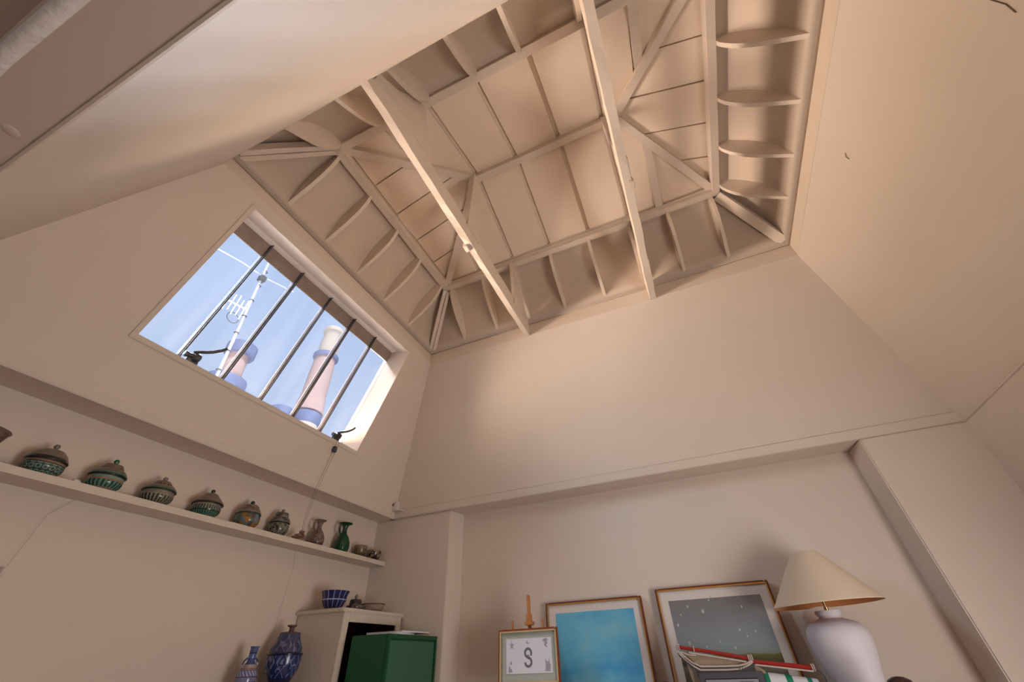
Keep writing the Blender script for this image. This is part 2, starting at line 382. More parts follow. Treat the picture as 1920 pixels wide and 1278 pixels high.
# roof deck behind the boards
ZE = 2.832
def slopeB(y): return lerp(ZE, ZK + 0.02, abs(y - (IY1 + 0.03 if y > KY else IY0 - 0.03)) / 0.753)
m = MB()
E0 = [V((IX0 - 0.03, IY0 - 0.03, ZE)), V((IX1 + 0.03, IY0 - 0.03, ZE)), V((IX1 + 0.03, IY1 + 0.03, ZE)), V((IX0 - 0.03, IY1 + 0.03, ZE))]
K = [V((KX0, KY, ZK)), V((KX1, KY, ZK))]
up = V((0, 0, 0.0245))
pts = [p + up for p in E0 + K]; pts += [p + V((0, 0, 0.08)) for p in pts]
m.poly(pts, [(0, 1, 5, 4), (1, 2, 5), (2, 3, 4, 5), (3, 0, 4), (6, 10, 11, 7), (7, 11, 8), (8, 11, 10, 9), (9, 10, 6), (0, 6, 7, 1), (1, 7, 8, 2), (2, 8, 9, 3), (3, 9, 6, 0)])
m.build('roof_deck', BOARD_LIT, ceil)
# boards: clip each hip plane into strips with open joints between
def clip(poly, ax, lo, hi):
    for sgn, lim in ((1, lo), (-1, hi)):
        out = []
        for i in range(len(poly)):
            p, q = poly[i], poly[(i + 1) % len(poly)]
            dp, dq = sgn * (p[ax] - lim), sgn * (q[ax] - lim)
            if dp >= 0: out.append(p)
            if (dp >= 0) != (dq >= 0): out.append(p.lerp(q, dp / (dp - dq)))
        poly = out
        if len(poly) < 3: return []
    return poly
def boards(poly, ax, cuts, gap, th=0.022):
    n = (poly[1] - poly[0]).cross(poly[2] - poly[0]).normalized()
    if n.z < 0: n = -n
    for a, b in zip(cuts[:-1], cuts[1:]):
        c = clip(poly, ax, a + gap / 2, b - gap / 2)
        if c:
            m = MB(); j = random.uniform(-0.001, 0.001); m.prism([p + n * j for p in c], n * th); m.build('ceiling_board', BOARD_LIT, ceil)
xs = [IX0 - 0.1, -1.19, -0.845, -0.495, -0.138, 0.20, 0.47, IX1 + 0.1]
boards([E0[3], E0[2], K[1], K[0]], 0, xs, 0.032)
boards([E0[0], E0[1], K[1], K[0]], 0, xs, 0.032)
ys = [IY0 - 0.1, 1.10, 1.374, 1.656, 1.925, IY1 + 0.1]
boards([E0[3], E0[0], K[0]], 1, ys, 0.010)
ys = [IY0 - 0.1, 1.125, 1.385, 1.665, 1.925, IY1 + 0.1]
boards([E0[1], E0[2], K[1]], 1, ys, 0.010)
# inner ring of purlins, hips, ridge
def bar(name, a, b, w, h, mat=BEAMP, wob=0.0015, n=8, parent=ceil):
    m = MB(); m.beam(a, b, w, h, wob=wob, n=n); return m.build(name, mat, parent)
bar('purlin', (IX0 - 0.02, IY1, ZI), (IX1 + 0.02, IY1, ZI), 0.052, 0.085)
bar('purlin', (IX0 - 0.02, IY0, ZI), (IX1 + 0.02, IY0, ZI), 0.052, 0.085)
bar('purlin', (IX0, IY0, ZI - 0.004), (IX0, IY1, ZI - 0.004), 0.056, 0.085)
bar('purlin', (IX1, IY0, ZI - 0.004), (IX1, IY1, ZI - 0.004), 0.050, 0.085)
bar('ridge_beam', (KX0 - 0.02, KY, ZK - 0.065), (KX1 + 0.02, KY, ZK - 0.065), 0.05, 0.085)
for (x, y, kx) in ((IX0, IY0, KX0), (IX0, IY1, KX0), (IX1, IY0, KX1), (IX1, IY1, KX1)):
    bar('hip_rafter', (x, y, ZI + 0.015), (kx, KY, ZK - 0.05), 0.055, 0.08)
for x, y0 in ((0.45, IY1), (0.48, IY0)):
    t = (IX1 - x) / (IX1 - KX1)
    bar('jack_rafter', (x, y0, ZE - 0.03), (x + 0.01, lerp(y0, KY, t * 0.93), lerp(ZE, ZK, t) - 0.02), 0.055, 0.05)
# fascia boards under the cove
m = MB(); m.box((RX0 - 0.05, RY1, ZR), (RX1 + 0.05, RY1 + 0.05, 2.365)); m.build('fascia_board', BEAMP, ceil, bevel=0.003)
m = MB(); m.box((RX0 - 0.05, RY0 - 0.05, ZR), (RX1 + 0.05, RY0, 2.365)); m.build('fascia_board', BEAMP, ceil, bevel=0.003)
m = MB(); m.box((RX0 - 0.05, RY0, ZR), (RX0, RY1, 2.365)); m.build('fascia_board', BEAMP, ceil, bevel=0.003)
m = MB(); m.box((RX1, RY0, ZR), (RX1 + 0.05, RY1, 2.365)); m.build('fascia_board', BEAMP, ceil, bevel=0.003)
m = MB(); m.box((RX1 - 0.022, RY0, 2.345), (RX1, RY1, 2.372)); m.build('fascia_strip', BEAMP, ceil, bevel=0.002)
# closing slabs above the leaning walls, out to the roof
m = MB()
for a, b in (((-2.1, RY1 + 0.04, ZR + .005), (1.5, 2.95, 2.3)), ((-2.1, 0.2, ZR + .005), (1.5, RY0 - 0.04, 2.3)), ((-2.1, 0.2, ZR + .01), (RX0 - 0.04, 2.9, 2.3)), ((RX1 + 0.04, 0.2, ZR + .01), (1.5, 2.9, 2.3))):
    m.box(a, b)
m.build('roof_slab', PALEROOF, ceil)

# curved ribs in the cove
def rib(side, pos, th=0.024, zt=ZI + 0.02):
    """profile in (inset, z): straight backs on the cove, belly bowed into the room"""
    edge = []
    for i in range(13):
        t = i / 12
        ins, z = lerp(0.34, 0.012, t), lerp(ZI + 0.012, 2.372, t)
        b = 0.062 * math.sin(math.pi * t ** 0.8) * (1 - 0.25 * t)
        edge.append((ins + b * 0.78, z - b * 0.62) if t < 0.97 else (ins, z))
    back = [(0.012, 2.44), (0.04, 2.535), (0.09, 2.635), (0.16, 2.725), (0.225, 2.785), (0.265, 2.822), (0.33, 2.829)]
    prof = edge + back
    def P(i, z):
        if side == 'A': return V((RX0 + i, pos - th / 2, z)), V((0, th, 0))
        if side == 'R': return V((RX1 - i, pos - th / 2, z)), V((0, th, 0))
        if side == 'B': return V((pos - th / 2, RY1 - i, z)), V((th, 0, 0))
        return V((pos - th / 2, RY0 + i, z)), V((th, 0, 0))
    m = MB(); m.prism([P(i, z)[0] for i, z in prof], P(0, 0)[1]); m.build('rib', BEAMP, ceil)
for y in (0.79, 1.122, 1.455, 1.785, 2.13): rib('A', y)
for x in (-1.50, -1.162, -0.843, -0.505, -0.158, 0.18, 0.49, 0.82): rib('B', x)
for x in (-1.14, -0.80, -0.465, -0.175, 0.18, 0.49, 0.82, -1.50): rib('F', x)
for y in (0.83, 1.162, 1.49, 1.826, 2.145): rib('R', y)
# doubled hip boards at the corners of the cove
def cornerboards(x0, y0, x1, y1, w, n):
    a, b = V((x0, y0, ZI - 0.005)), V((x1, y1, 2.36)); d = (b - a); sd = V((-d.y, d.x, 0)).normalized()
    for k in range(n):
        off = sd * (k - (n - 1) / 2) * (w + 0.006)
        m = MB(); m.beam(a + off - V((0,0,0.01)), b + off, w, 0.05 + 0.01 * k, wob=0.0015, n=6); m.build('corner_board', BEAMP, ceil)
cornerboards(IX0 + 0.0, IY1 + 0.01, RX0 + 0.035, RY1 - 0.035, 0.030, 2)
cornerboards(IX0 + 0.0, IY0 - 0.01, RX0 + 0.035, RY0 + 0.035, 0.032, 2)
cornerboards(IX1 - 0.0, IY1 + 0.02, RX1 - 0.035, RY1 - 0.035, 0.070, 1)
cornerboards(IX1 - 0.0, IY0 - 0.02, RX1 - 0.035, RY0 + 0.035, 0.070, 1)

# tie beams, each with its king post and its boards up to the purlins
def tie(x, w, lab, post_label=None, left=True):
    t = thing('tie_beam', (x, KY, ZR), lab, 'beam')
    m = MB(); m.beam((x, RY0 - 0.04, ZR - 0.005), (x, RY1 + 0.03, ZR - 0.005), w, 0.155, wob=0.003, n=22); m.build('beam', BEAMP, t)
    m = MB(); m.prism([(x - 0.011, KY - 0.10, ZR + 0.10), (x - 0.011, KY + 0.085, ZR + 0.10), (x - 0.011, KY + 0.045, ZK - 0.05), (x - 0.011, KY - 0.045, ZK - 0.05)], (0.05, 0, 0)); m.build('king_post', BEAMP, t, bevel=0.002)
    m = MB(); m.prism([(x + 0.012, y, z) for y, z in ((IY0 - 0.03, ZI + 0.01), (IY0 + 0.03, ZI + 0.0), (IY0 + 0.14, 2.37), (RY0 + 0.02, 2.30), (RY0 + 0.02, 2.37), (0.56, 2.50))], (0.024, 0, 0)); m.build('gusset_plate', BEAMP, t)
    m = MB(); m.prism([(x + 0.010, y, z) for y, z in ((IY1 - 0.035, ZI + 0.01), (IY1 + 0.02, ZI + 0.01), (2.33, 2.60), (2.42, 2.42), (2.46, 2.33), (IY1 + 0.0, 2.30))], (0.026, 0, 0)); m.build('gusset_plate', BEAMP, t)
    s = -1 if left else 1
    m = MB(); m.box((x + s * w / 2 - 0.02, 1.455, ZR - 0.018), (x + s * w / 2 + 0.012, 1.51, ZR + 0.03)); m.build('wedge', BEAMP, t, bevel=0.004)
    return t
tie(-0.883, 0.042, 'painted tie beam nearer the window, crossing the lantern above the room')
tie(0.20, 0.046, 'painted tie beam nearer the right wall, crossing the lantern above the room', left=False)

# ------------------------------------------------------------------ window with six panes
nO = -nA                                        # outwards
def onG(y, z, d): return onA(y, z) + nO * d
wn = bpy.data.objects.new('window_1', None); C.objects.link(wn); wn.location = onG(1.46, 1.33, 0.2); struct(wn)
sl = (onA(0, 2) - onA(0, 1)).normalized()
D = 0.205
y0w, y1w = 0.650, 2.262
def gp(y, s, d): return onG(y, WZ0, d) + sl * s
LEN = (WZ1 - WZ0) / sl.z
m = MB(); m.prism([gp(y0w, LEN - 0.115, D), gp(y1w, LEN - 0.115, D), gp(y1w, LEN + 0.012, D), gp(y0w, LEN + 0.012, D)], nO * 0.012); m.build('top_rail', RAILM, wn)
m = MB(); m.prism([gp(y0w, -0.03, D), gp(y1w, -0.03, D), gp(y1w, 0.02, D), gp(y0w, 0.02, D)], nO * 0.05); m.build('bottom_rail', RAILM, wn)
for ya, yb in ((y0w - 0.04, y0w + 0.006), (y1w - 0.006, y1w + 0.04)):
    m = MB(); m.prism([gp(ya, -0.03, D), gp(yb, -0.03, D), gp(yb, LEN + 0.012, D), gp(ya, LEN + 0.012, D)], nO * 0.05); m.build('side_rail', RAILM, wn)
yb = [0.928, 1.196, 1.475, 1.745, 2.005]
for i, y in enumerate(yb):
    wd = 0.020 if i in (1, 3) else 0.015
    m = MB()
    m.prism([gp(y - wd / 2, 0.0, D - 0.012), gp(y + wd / 2, 0.0, D - 0.012), gp(y + wd / 2, LEN + 0.0, D - 0.012), gp(y - wd / 2, LEN + 0.0, D - 0.012)], nO * 0.035)
    m.prism([gp(y - 0.004, 0.0, D - 0.024), gp(y + 0.004, 0.0, D - 0.024), gp(y + 0.004, LEN - 0.01, D - 0.024), gp(y - 0.004, LEN - 0.01, D - 0.024)], nO * 0.014)
    m.build('glazing_bar', BARM, wn)
ed = [y0w] + yb + [y1w]
for a, b in zip(ed[:-1], ed[1:]):
    m = MB(); m.prism([gp(a + 0.006, 0.01, D + 0.012), gp(b - 0.006, 0.01, D + 0.012), gp(b - 0.006, LEN - 0.09, D + 0.012), gp(a + 0.006, LEN - 0.09, D + 0.012)], nO * 0.004); m.build('pane', GLASS, wn)

def latch(y, lab, sc=1.0):
    b = gp(y, 0.035, 0.02)
    t = thing('window_latch', b, lab, 'latch', None)
    def q(dy, ds, dd): return b + V((0, dy * sc, 0)) + sl * ds * sc + nA * dd * sc
    m = MB(); m.prism([q(-0.02, -0.045, -0.03), q(0.045, -0.045, -0.03), q(0.04, -0.01, -0.03), q(-0.02, -0.005, -0.03)], nA * 0.035 * sc); m.build('mount', IRON, t, bevel=0.004)
    m = MB(); m.tube([q(-0.045, -0.005, 0.0), q(-0.03, -0.005, 0.0), q(-0.028, -0.005, 0), q(0.0, 0.0, 0)], [0.016 * sc, 0.018 * sc, 0.014 * sc, 0.014 * sc], 14); m.build('barrel', IRON, t, smooth=True)
    m = MB(); m.tube([q(0.0, 0.0, 0), q(0.006, 0, 0), q(0.03, 0.0, 0), q(0.036, 0.0, 0)], [0.020 * sc, 0.026 * sc, 0.026 * sc, 0.018 * sc], 18); m.build('knob', IRON, t, smooth=True)
    m = MB(); m.tube([q(-0.01, 0.02, 0.0), q(0.01, 0.035, 0.012), q(0.03, 0.046, 0.02), q(0.055, 0.065, 0.03), q(0.085, 0.095, 0.035), q(0.10, 0.118, 0.035)], [0.008 * sc, 0.009 * sc, 0.0095 * sc, 0.0095 * sc, 0.009 * sc, 0.009 * sc], 10); m.build('arm', IRON, t, smooth=True)
    return t
latch(0.925, 'black iron latch with curved arm at lower left corner of window', 1.0)
latch(2.03, 'black iron latch with curved arm above the hanging cord, lower right of window', 0.9)

def tube_thing(name, pts, r, mat, lab, cat, group=None):
    m = MB(); m.tube(pts, r, 6); return tag(m.build(name, mat, smooth=True), lab, cat, group)
t = thing('pull_cord', gp(2.04, 0, -0.01), 'thin double cord hanging from the right window latch down to the shelf', 'cord')
m = MB(); m.tube([gp(2.03, 0.0, -0.015), V((-2.375, 2.06, 0.985)), V((-2.44, 2.09, 0.80)), V((-2.45, 2.112, 0.72))], 0.0009, 6); m.build('strand', STRING, t)
m = MB(); m.tube([gp(2.055, 0.0, -0.015), V((-2.372, 2.075, 0.985)), V((-2.435, 2.10, 0.80)), V((-2.448, 2.118, 0.72))], 0.0009, 6); m.build('strand', STRING, t)
m = MB(); m.box((-0.012, -0.014, -0.03), (0.012, 0.014, 0.012), Matrix.Translation(gp(2.045, -0.055, -0.014))); m.build('cord_cleat', IRON, t, bevel=0.003)
m = MB()
P0 = V((-2.45, 2.115, 0.677))
rt = []
for i in range(90):
    a = i * 0.9; k = i / 90
    rt.append(P0 + V((0.022 * math.sin(a * 1.3) * (1 - k * 0.7), (0.045 - 0.035 * k) * math.cos(a) - 0.02 * (1 - k), 0.006 + 0.05 * k + 0.008 * math.sin(a * 2.1))))
m.tube(rt, 0.0024, 5); m.build('coil', TANS, t)
m = MB(); m.tube([V((-2.57, 2.20, 0.64)), V((-2.572, 2.225, 0.55)), V((-2.572, 2.218, 0.38)), V((-2.572, 2.213, 0.20)), V((-2.57, 2.19, 0.12)), V((-2.565, 2.16, -0.1))], 0.0005, 6)
tag(m.build('cord', STRING, smooth=True), 'faint thread running down the left wall below the shelf to the blue vases', 'cord')
t = thing('weighted_cord', (-2.45, 0.9, 0.60), 'thin cord with a small white end slanting down at the far left below shelf', 'cord')
m = MB(); m.tube([V((-2.575, 0.93, 0.64)), V((-2.57, 0.87, 0.56)), V((-2.55, 0.845, 0.35))], 0.0005, 6); m.build('strand', STRING, t)
m = MB(); m.tube([V((-2.55, 0.846, 0.352)), V((-2.549, 0.843, 0.325))], 0.006, 10); m.build('toggle', WHITEP, t, smooth=True)

# ------------------------------------------------------------------ long shelf
m = MB(); m.beam((-2.5075, -1.2, 0.6415), (-2.5075, 3.0, 0.6415), 0.155, 0.031, wob=0.0012, n=40)
tag(m.build('wall_shelf', CABP), 'long white painted plank shelf along the left wall carrying the pottery', 'shelf')

# ------------------------------------------------------------------ pottery
BZ = 0.672
CL = (0.20, 0.145, 0.115); GN = (0.03, 0.15, 0.11); BK = (0.025, 0.022, 0.018); OR = (0.30, 0.14, 0.05); AQ = (0.16, 0.24, 0.21); CR = (0.30, 0.26, 0.21)
def lidded(y, rb, rr, rl, hb, hl, hk, mats, lab, lidprof=None, knobmat=None, x=-2.507, z=BZ, foot=0.6, nm='lidded_jar', grp='lidded jars on the shelf', kr=0.011):
    t = thing(nm, (x, y, z), lab, 'jar', grp)
    c = (x, y, z)
    m = MB(); m.lathe(c, [(rb * foot * 0.7, 0), (rb * foot, 0.0), (rb * foot, 0.006), (rb * 0.80, 0.018), (rb * 0.96, hb * 0.42), (rb, hb * 0.6), (rb * 0.985, hb * 0.8), (rr, hb - 0.004), (rr, hb), (rr * 0.8, hb)], 40); m.build('body', mats[0], t, smooth=True)
    lp = lidprof or [(1.0, 0), (0.97, 0.12), (0.8, 0.42), (0.72, 0.55), (0.55, 0.85), (0.2, 1.0), (0.0, 1.0)]
    m = MB(); m.lathe(c, [(rl * 1.0, hb), (rl * 1.02, hb + 0.003)] + [(rl * a, hb + 0.005 + b * hl) for a, b in lp], 40); ld = m.build('lid', mats[1], t, smooth=True)
    zk = hb + 0.005 + hl
    m = MB(); m.lathe(c, [(0.006, zk - 0.004), (0.006, zk + 0.004), (kr, zk + hk * 0.45), (kr * 1.02, zk + hk * 0.6), (kr * 0.7, zk + hk * 0.9), (0.001, zk + hk)], 20); m.build('knob', knobmat or mats[1], ld, smooth=True)
    return t
lidm1 = glaze('grey_lid_glaze', [(0.075, BK), (0.5, (0.185, 0.155, 0.125))], rough=0.3, zr=(1, 2))
lidded(0.737, 0.069, 0.068, 0.070, 0.064, 0.052, 0.024,
    (glaze('jar_rings', [(0.006, CL), (0.046, (0.24, 0.28, 0.24)), (0.050, BK), (0.058, (0.22, 0.13, 0.08)), (0.2, BK)], dark=(0.035, 0.085, 0.075), freq=9, zr=(0.010, 0.045), style='ring'), lidm1),
    'wide lidded jar with ringed green band, domed plain grey lid, leftmost whole jar on shelf', [(1.0, 0), (0.96, 0.15), (0.82, 0.5), (0.55, 0.85), (0.2, 1.0), (0.0, 1.0)])
lidm2 = glaze('brown_tiered_lid_glaze', [(0.078, (0.01, 0.05, 0.03)), (0.090, (0.10, 0.15, 0.11)), (0.5, (0.19, 0.13, 0.10))], dark=(0.08, 0.06, 0.05), zr=(0.104, 0.11), freq=30, rough=0.3)
KG = simple('green_knob_glaze', (0.015, 0.12, 0.03), 0.15)
lidded(0.968, 0.068, 0.066, 0.072, 0.072, 0.056, 0.026,
    (glaze('jar_green_strokes', [(0.016, (0.26, 0.17, 0.12)), (0.046, (0.10, 0.22, 0.19)), (0.052, OR), (0.066, AQ), (0.2, BK)], freq=24, zr=(0.017, 0.045)), lidm2),
    'lidded jar with green knob and green brushstroke band, second from left on shelf', [(1.0, 0), (0.98, 0.1), (0.80, 0.42), (0.66, 0.5), (0.64, 0.62), (0.5, 0.92), (0.15, 1.0), (0.0, 1.0)], KG)
lidm3 = glaze('olive_tiered_lid_glaze', [(0.076, (0.012, 0.04, 0.025)), (0.086, (0.12, 0.16, 0.11)), (0.5, (0.20, 0.15, 0.115))], dark=(0.05, 0.04, 0.03), zr=(0.1, 0.107), freq=16, rough=0.3)
lidded(1.206, 0.071, 0.068, 0.074, 0.070, 0.050, 0.024,
    (glaze('jar_cream_petals', [(0.05, (0.22, 0.21, 0.16)), (0.068, (0.20, 0.17, 0.14)), (0.2, BK)], dark=(0.03, 0.035, 0.025), freq=26, zr=(0.0, 0.046)), lidm3),
    'lidded jar with pale vertical petals and two-tier lid, third from left on shelf', [(1.0, 0), (0.98, 0.1), (0.78, 0.45), (0.64, 0.5), (0.6, 0.65), (0.42, 0.95), (0.15, 1.0), (0.0, 1.0)])
lidm4 = glaze('plain_brown_lid_glaze', [(0.079, BK), (0.5, (0.20, 0.15, 0.12))], rough=0.3, zr=(1, 2))
KB = simple('black_knob_glaze', (0.02, 0.017, 0.015), 0.12)
lidded(1.470, 0.073, 0.071, 0.078, 0.073, 0.056, 0.026,
    (glaze('jar_yellow_foot', [(0.010, (0.36, 0.20, 0.04)), (0.030, (0.10, 0.20, 0.15)), (0.04, (0.02, 0.07, 0.045)), (0.07, (0.22, 0.18, 0.155)), (0.2, BK)], dark=(0.012, 0.045, 0.03), freq=34, zr=(0.012, 0.062)), lidm4),
    'lidded jar with ochre foot, green hatching and black knob, fourth from left on shelf', [(1.0, 0), (0.96, 0.14), (0.72, 0.5), (0.55, 0.72), (0.42, 0.95), (0.15, 1.0), (0.0, 1.0)], KB)
lidm5 = glaze('pinkish_lid_glaze', [(0.088, (0.02, 0.06, 0.045)), (0.5, (0.23, 0.165, 0.135))], dark=(0.10, 0.08, 0.07), zr=(0.1, 0.13), freq=12, style='mottle', rough=0.3)
# chequered jar: coloured squares
def chequer():
    m = bpy.data.materials.new('jar_colour_squares'); N, L, b = nodes(m); b.inputs['Roughness'].default_value = 0.22
    tc = N.new('ShaderNodeTexCoord'); sp = N.new('ShaderNodeSeparateXYZ'); L.new(tc.outputs['Object'], sp.inputs[0])
    at = N.new('ShaderNodeMath'); at.operation = 'ARCTAN2'; L.new(sp.outputs['Y'], at.inputs[0]); L.new(sp.outputs['X'], at.inputs[1])
    cb = N.new('ShaderNodeCombineXYZ')
    k1 = N.new('ShaderNodeMath'); k1.operation = 'MULTIPLY'; k1.inputs[1].default_value = 2.6; L.new(at.outputs[0], k1.inputs[0])
    k2 = N.new('ShaderNodeMath'); k2.operation = 'MULTIPLY'; k2.inputs[1].default_value = 36; L.new(sp.outputs['Z'], k2.inputs[0])
    f1 = N.new('ShaderNodeMath'); f1.operation = 'FLOOR'; L.new(k1.outputs[0], f1.inputs[0])
    f2 = N.new('ShaderNodeMath'); f2.operation = 'FLOOR'; L.new(k2.outputs[0], f2.inputs[0])
    L.new(f1.outputs[0], cb.inputs[0]); L.new(f2.outputs[0], cb.inputs[1])
    wn_ = N.new('ShaderNodeTexWhiteNoise'); L.new(cb.outputs[0], wn_.inputs['Vector'])
    rp = N.new('ShaderNodeValToRGB'); rp.color_ramp.interpolation = 'CONSTANT'; E = rp.color_ramp.elements
    cols = [(0.10, 0.09, 0.06), (0.07, 0.055, 0.05), (0.12, 0.16, 0.21), (0.21, 0.15, 0.125), (0.30, 0.14, 0.035), (0.10, 0.12, 0.09), (0.08, 0.045, 0.045)]
    E[0].position = 0; E[0].color = (*cols[0], 1); E[1].position = 1 / 7; E[1].color = (*cols[1], 1)
    for i in range(2, 7): q = E.new(i / 7); q.color = (*cols[i], 1)
    L.new(wn_.outputs['Value'], rp.inputs[0]); L.new(rp.outputs[0], b.inputs['Base Color'])
    return m
lidded(1.732, 0.071, 0.066, 0.070, 0.080, 0.054, 0.026, (chequer(), lidm5),
    'lidded jar painted with a patchwork of coloured squares, fifth from left on shelf', [(1.0, 0), (0.95, 0.2), (0.75, 0.6), (0.62, 0.85), (0.5, 0.98), (0.15, 1.0), (0.0, 1.0)], KB, kr=0.012)
lidm6 = glaze('scrolled_grey_lid_glaze', [(0.086, BK), (0.5, (0.19, 0.17, 0.14))], dark=(0.06, 0.055, 0.045), zr=(0.09, 0.15), freq=7, style='mottle', rough=0.3)
lidded(1.966, 0.063, 0.056, 0.063, 0.082, 0.062, 0.024,
    (glaze('jar_black_scrolls', [(0.014, (0.20, 0.16, 0.12)), (0.046, (0.16, 0.16, 0.125)), (0.050, (0.22, 0.2, 0.16)), (0.078, (0.16, 0.16, 0.13)), (0.2, BK)], dark=(0.03, 0.03, 0.025), freq=12, zr=(0.014, 0.078), style='leaf'), lidm6),
    'tall narrow lidded jar with black scrollwork, nearest the rope coil, sixth from left', [(1.0, 0), (0.96, 0.15), (0.86, 0.4), (0.68, 0.52), (0.66, 0.75), (0.6, 0.97), (0.15, 1.0), (0.0, 1.0)])

def jug(y, h, rb, rm, mat, lab, x=-2.507):
    t = thing('jug', (x, y, BZ), lab, 'jug', 'jugs on the shelf'); c = (x, y, BZ)
    m = MB(); m.lathe(c, [(rb * 0.6, 0), (rb * 0.72, 0.0), (rb * 0.9, h * 0.09), (rb, h * 0.22), (rb * 0.95, h * 0.36), (rb * 0.72, h * 0.52), (rb * 0.42, h * 0.63), (rb * 0.30, h * 0.72), (rb * 0.30, h * 0.84), (rb * 0.45, h * 0.93), (rm, h * 0.985), (rm * 1.0, h), (rm * 0.85, h)], 48, flute=(h * 0.05, h * 0.55, 16, 0.04)); m.build('body', mat, t, smooth=True)
    hp = [V((x, y - a * rb, BZ + b * h)) for a, b in ((rm / rb * 0.85, 0.965), (rm / rb * 0.95 + 0.05, 0.93), (0.98, 0.86), (0.98, 0.78), (0.88, 0.70), (0.70, 0.62), (0.52, 0.56))]
    m = MB(); m.tube(hp, 0.0058, 8); m.build('handle', mat, t, smooth=True)
brownj = glaze('incised_brown_glaze', [(0.02, (0.09, 0.045, 0.035)), (0.025, (0.05, 0.025, 0.02)), (0.3, (0.165, 0.115, 0.10))], dark=(0.11, 0.07, 0.06), zr=(0.03, 0.11), freq=20, style='mottle')
jug(2.30, 0.178, 0.054, 0.040, brownj, 'small brown incised jug with handle and flared lip on shelf')
jug(2.553, 0.212, 0.059, 0.052, simple('ribbed_green_glaze', (0.008, 0.05, 0.02), 0.18, noise=0.35, nscale=30), 'ribbed dark green jug with handle and dished lip on shelf')
def bowl(x, y, z, r, h, mat, lab, foot, footmat=None, grp='small bowls at the end of the shelf', nm='bowl', flare=0.0, cat='bowl', mono=False):
    t = thing(nm, (x, y, z), lab, cat, grp); c = (x, y, z)
    m = MB(); m.lathe(c, [(foot * 0.6, 0.0), (foot, 0), (foot, h * 0.12)], 28); m.build('foot', footmat or mat, t, smooth=True)
    m = MB(); m.lathe(c, [(foot * 0.9, h * 0.12), (r * 0.72, h * 0.22), (r * 0.92, h * 0.5), (r * (0.97 - flare * 0.3), h * 0.8), (r * (1 + flare), h), (r * (1 + flare) - 0.003, h), (r * 0.9, h * 0.6), (r * 0.6, h * 0.25), (0, h * 0.2)], 40); m.build('basin', mat, t, smooth=True)
    return t
bowl(-2.507, 2.765, BZ, 0.052, 0.088, glaze('olive_scratched_glaze', [(0.03, (0.09, 0.06, 0.03)), (0.3, (0.20, 0.15, 0.085))], dark=(0.07, 0.05, 0.025), zr=(0.02, 0.065), freq=18), 'small olive bowl with scratched lines beside the green jug', 0.026, MAT)
bowl(-2.50, 2.925, BZ, 0.060, 0.078, glaze('black_scroll_bowl_glaze', [(0.3, (0.24, 0.17, 0.12))], dark=(0.03, 0.015, 0.012), zr=(0.012, 0.068), freq=10, style='mottle'), 'small bowl with dark scroll pattern at the corner end of shelf', 0.032, CABP)
bowl(-2.50, 0.50, BZ, 0.075, 0.118, brownj, 'brown flared bowl cut off by the left edge of the photo', 0.03, grp=None, flare=0.12)
m = MB(); m.box((-2.455, 0.835, BZ), (-2.438, 0.862, BZ + 0.012)); tag(m.build('chip', WHITEP, bevel=0.003), 'tiny white crumb of plaster lying on shelf edge between first two jars', 'debris')

# ------------------------------------------------------------------ white cabinet and pots on it
t = thing('cabinet', (-2.38, 2.68, FL), 'tall white painted cabinet with open dark red inside in the corner', 'cabinet')
x0, x1, y0, y1, zt = -2.578, -2.20, 2.375, 2.975, 0.30
m = MB(); m.box((x0, y0 - 0.022, zt - 0.022), (x1 + 0.022, y1 + 0.022, zt)); m.build('top_board', CABP, t, bevel=0.005)
m = MB(); m.box((x0, y0, FL + 0.03), (x1, y0 + 0.022, zt - 0.022)); m.build('side_panel', CABP, t, bevel=0.002)
m = MB(); m.box((x0, y1 - 0.022, FL + 0.03), (x1, y1, zt - 0.022)); m.build('side_panel', CABP, t, bevel=0.002)
m = MB(); m.box((x0, y0 + 0.022, FL + 0.03), (x0 + 0.012, y1 - 0.022, zt - 0.022)); m.build('back_panel', BLACKIN, t)
m = MB(); m.box((x0 + 0.012, y0 + 0.0225, FL + 0.1), (x1 - 0.02, y0 + 0.027, zt - 0.03)); m.box((x0 + 0.012, y1 - 0.027, FL + 0.1), (x1 - 0.02, y1 - 0.0225, zt - 0.03)); m.box((x0 + 0.012, y0 + 0.023, zt - 0.03), (x1 - 0.02, y1 - 0.023, zt - 0.023)); m.build('lining', BLACKIN, t)
m = MB(); m.box((x1, y0, FL + 0.03), (x1 + 0.016, y0 + 0.052, zt - 0.022)); m.build('stile', CABP, t, bevel=0.002)
m = MB(); m.box((x1, y1 - 0.052, FL + 0.03), (x1 + 0.016, y1, zt - 0.022)); m.build('stile', CABP, t, bevel=0.002)
m = MB(); m.box((x1, y0 + 0.052, zt - 0.073), (x1 + 0.016, y1 - 0.052, zt - 0.022)); m.build('rail', CABP, t, bevel=0.002)
m = MB(); m.box((x1, y0 + 0.052, FL + 0.03), (x1 + 0.016, y1 - 0.052, FL + 0.12)); m.build('rail', CABP, t, bevel=0.002)
for zz in (-0.35, -0.95):
    m = MB(); m.box((x0 + 0.012, y0 + 0.023, zz), (x1 - 0.03, y1 - 0.023, zz + 0.018)); m.build('shelf_board', BLACKIN, t)
m = MB(); m.box((x0, y0 + 0.01, FL), (x1 - 0.02, y1 - 0.01, FL + 0.03)); m.build('plinth', CABP, t)
bowl(-2.40, 2.485, 0.30, 0.085, 0.112, glaze('cobalt_gridded_glaze', [(0.016, (0.07, 0.05, 0.05)), (0.5, (0.018, 0.022, 0.105))], dark=(0.42, 0.46, 0.66), zr=(0.012, 0.112), freq=14, style='grid', rough=0.15), 'deep cobalt blue bowl with white grid lines on top of white cabinet', 0.052, simple('bare_clay', (0.22, 0.14, 0.11), 0.8), None, flare=0.12)
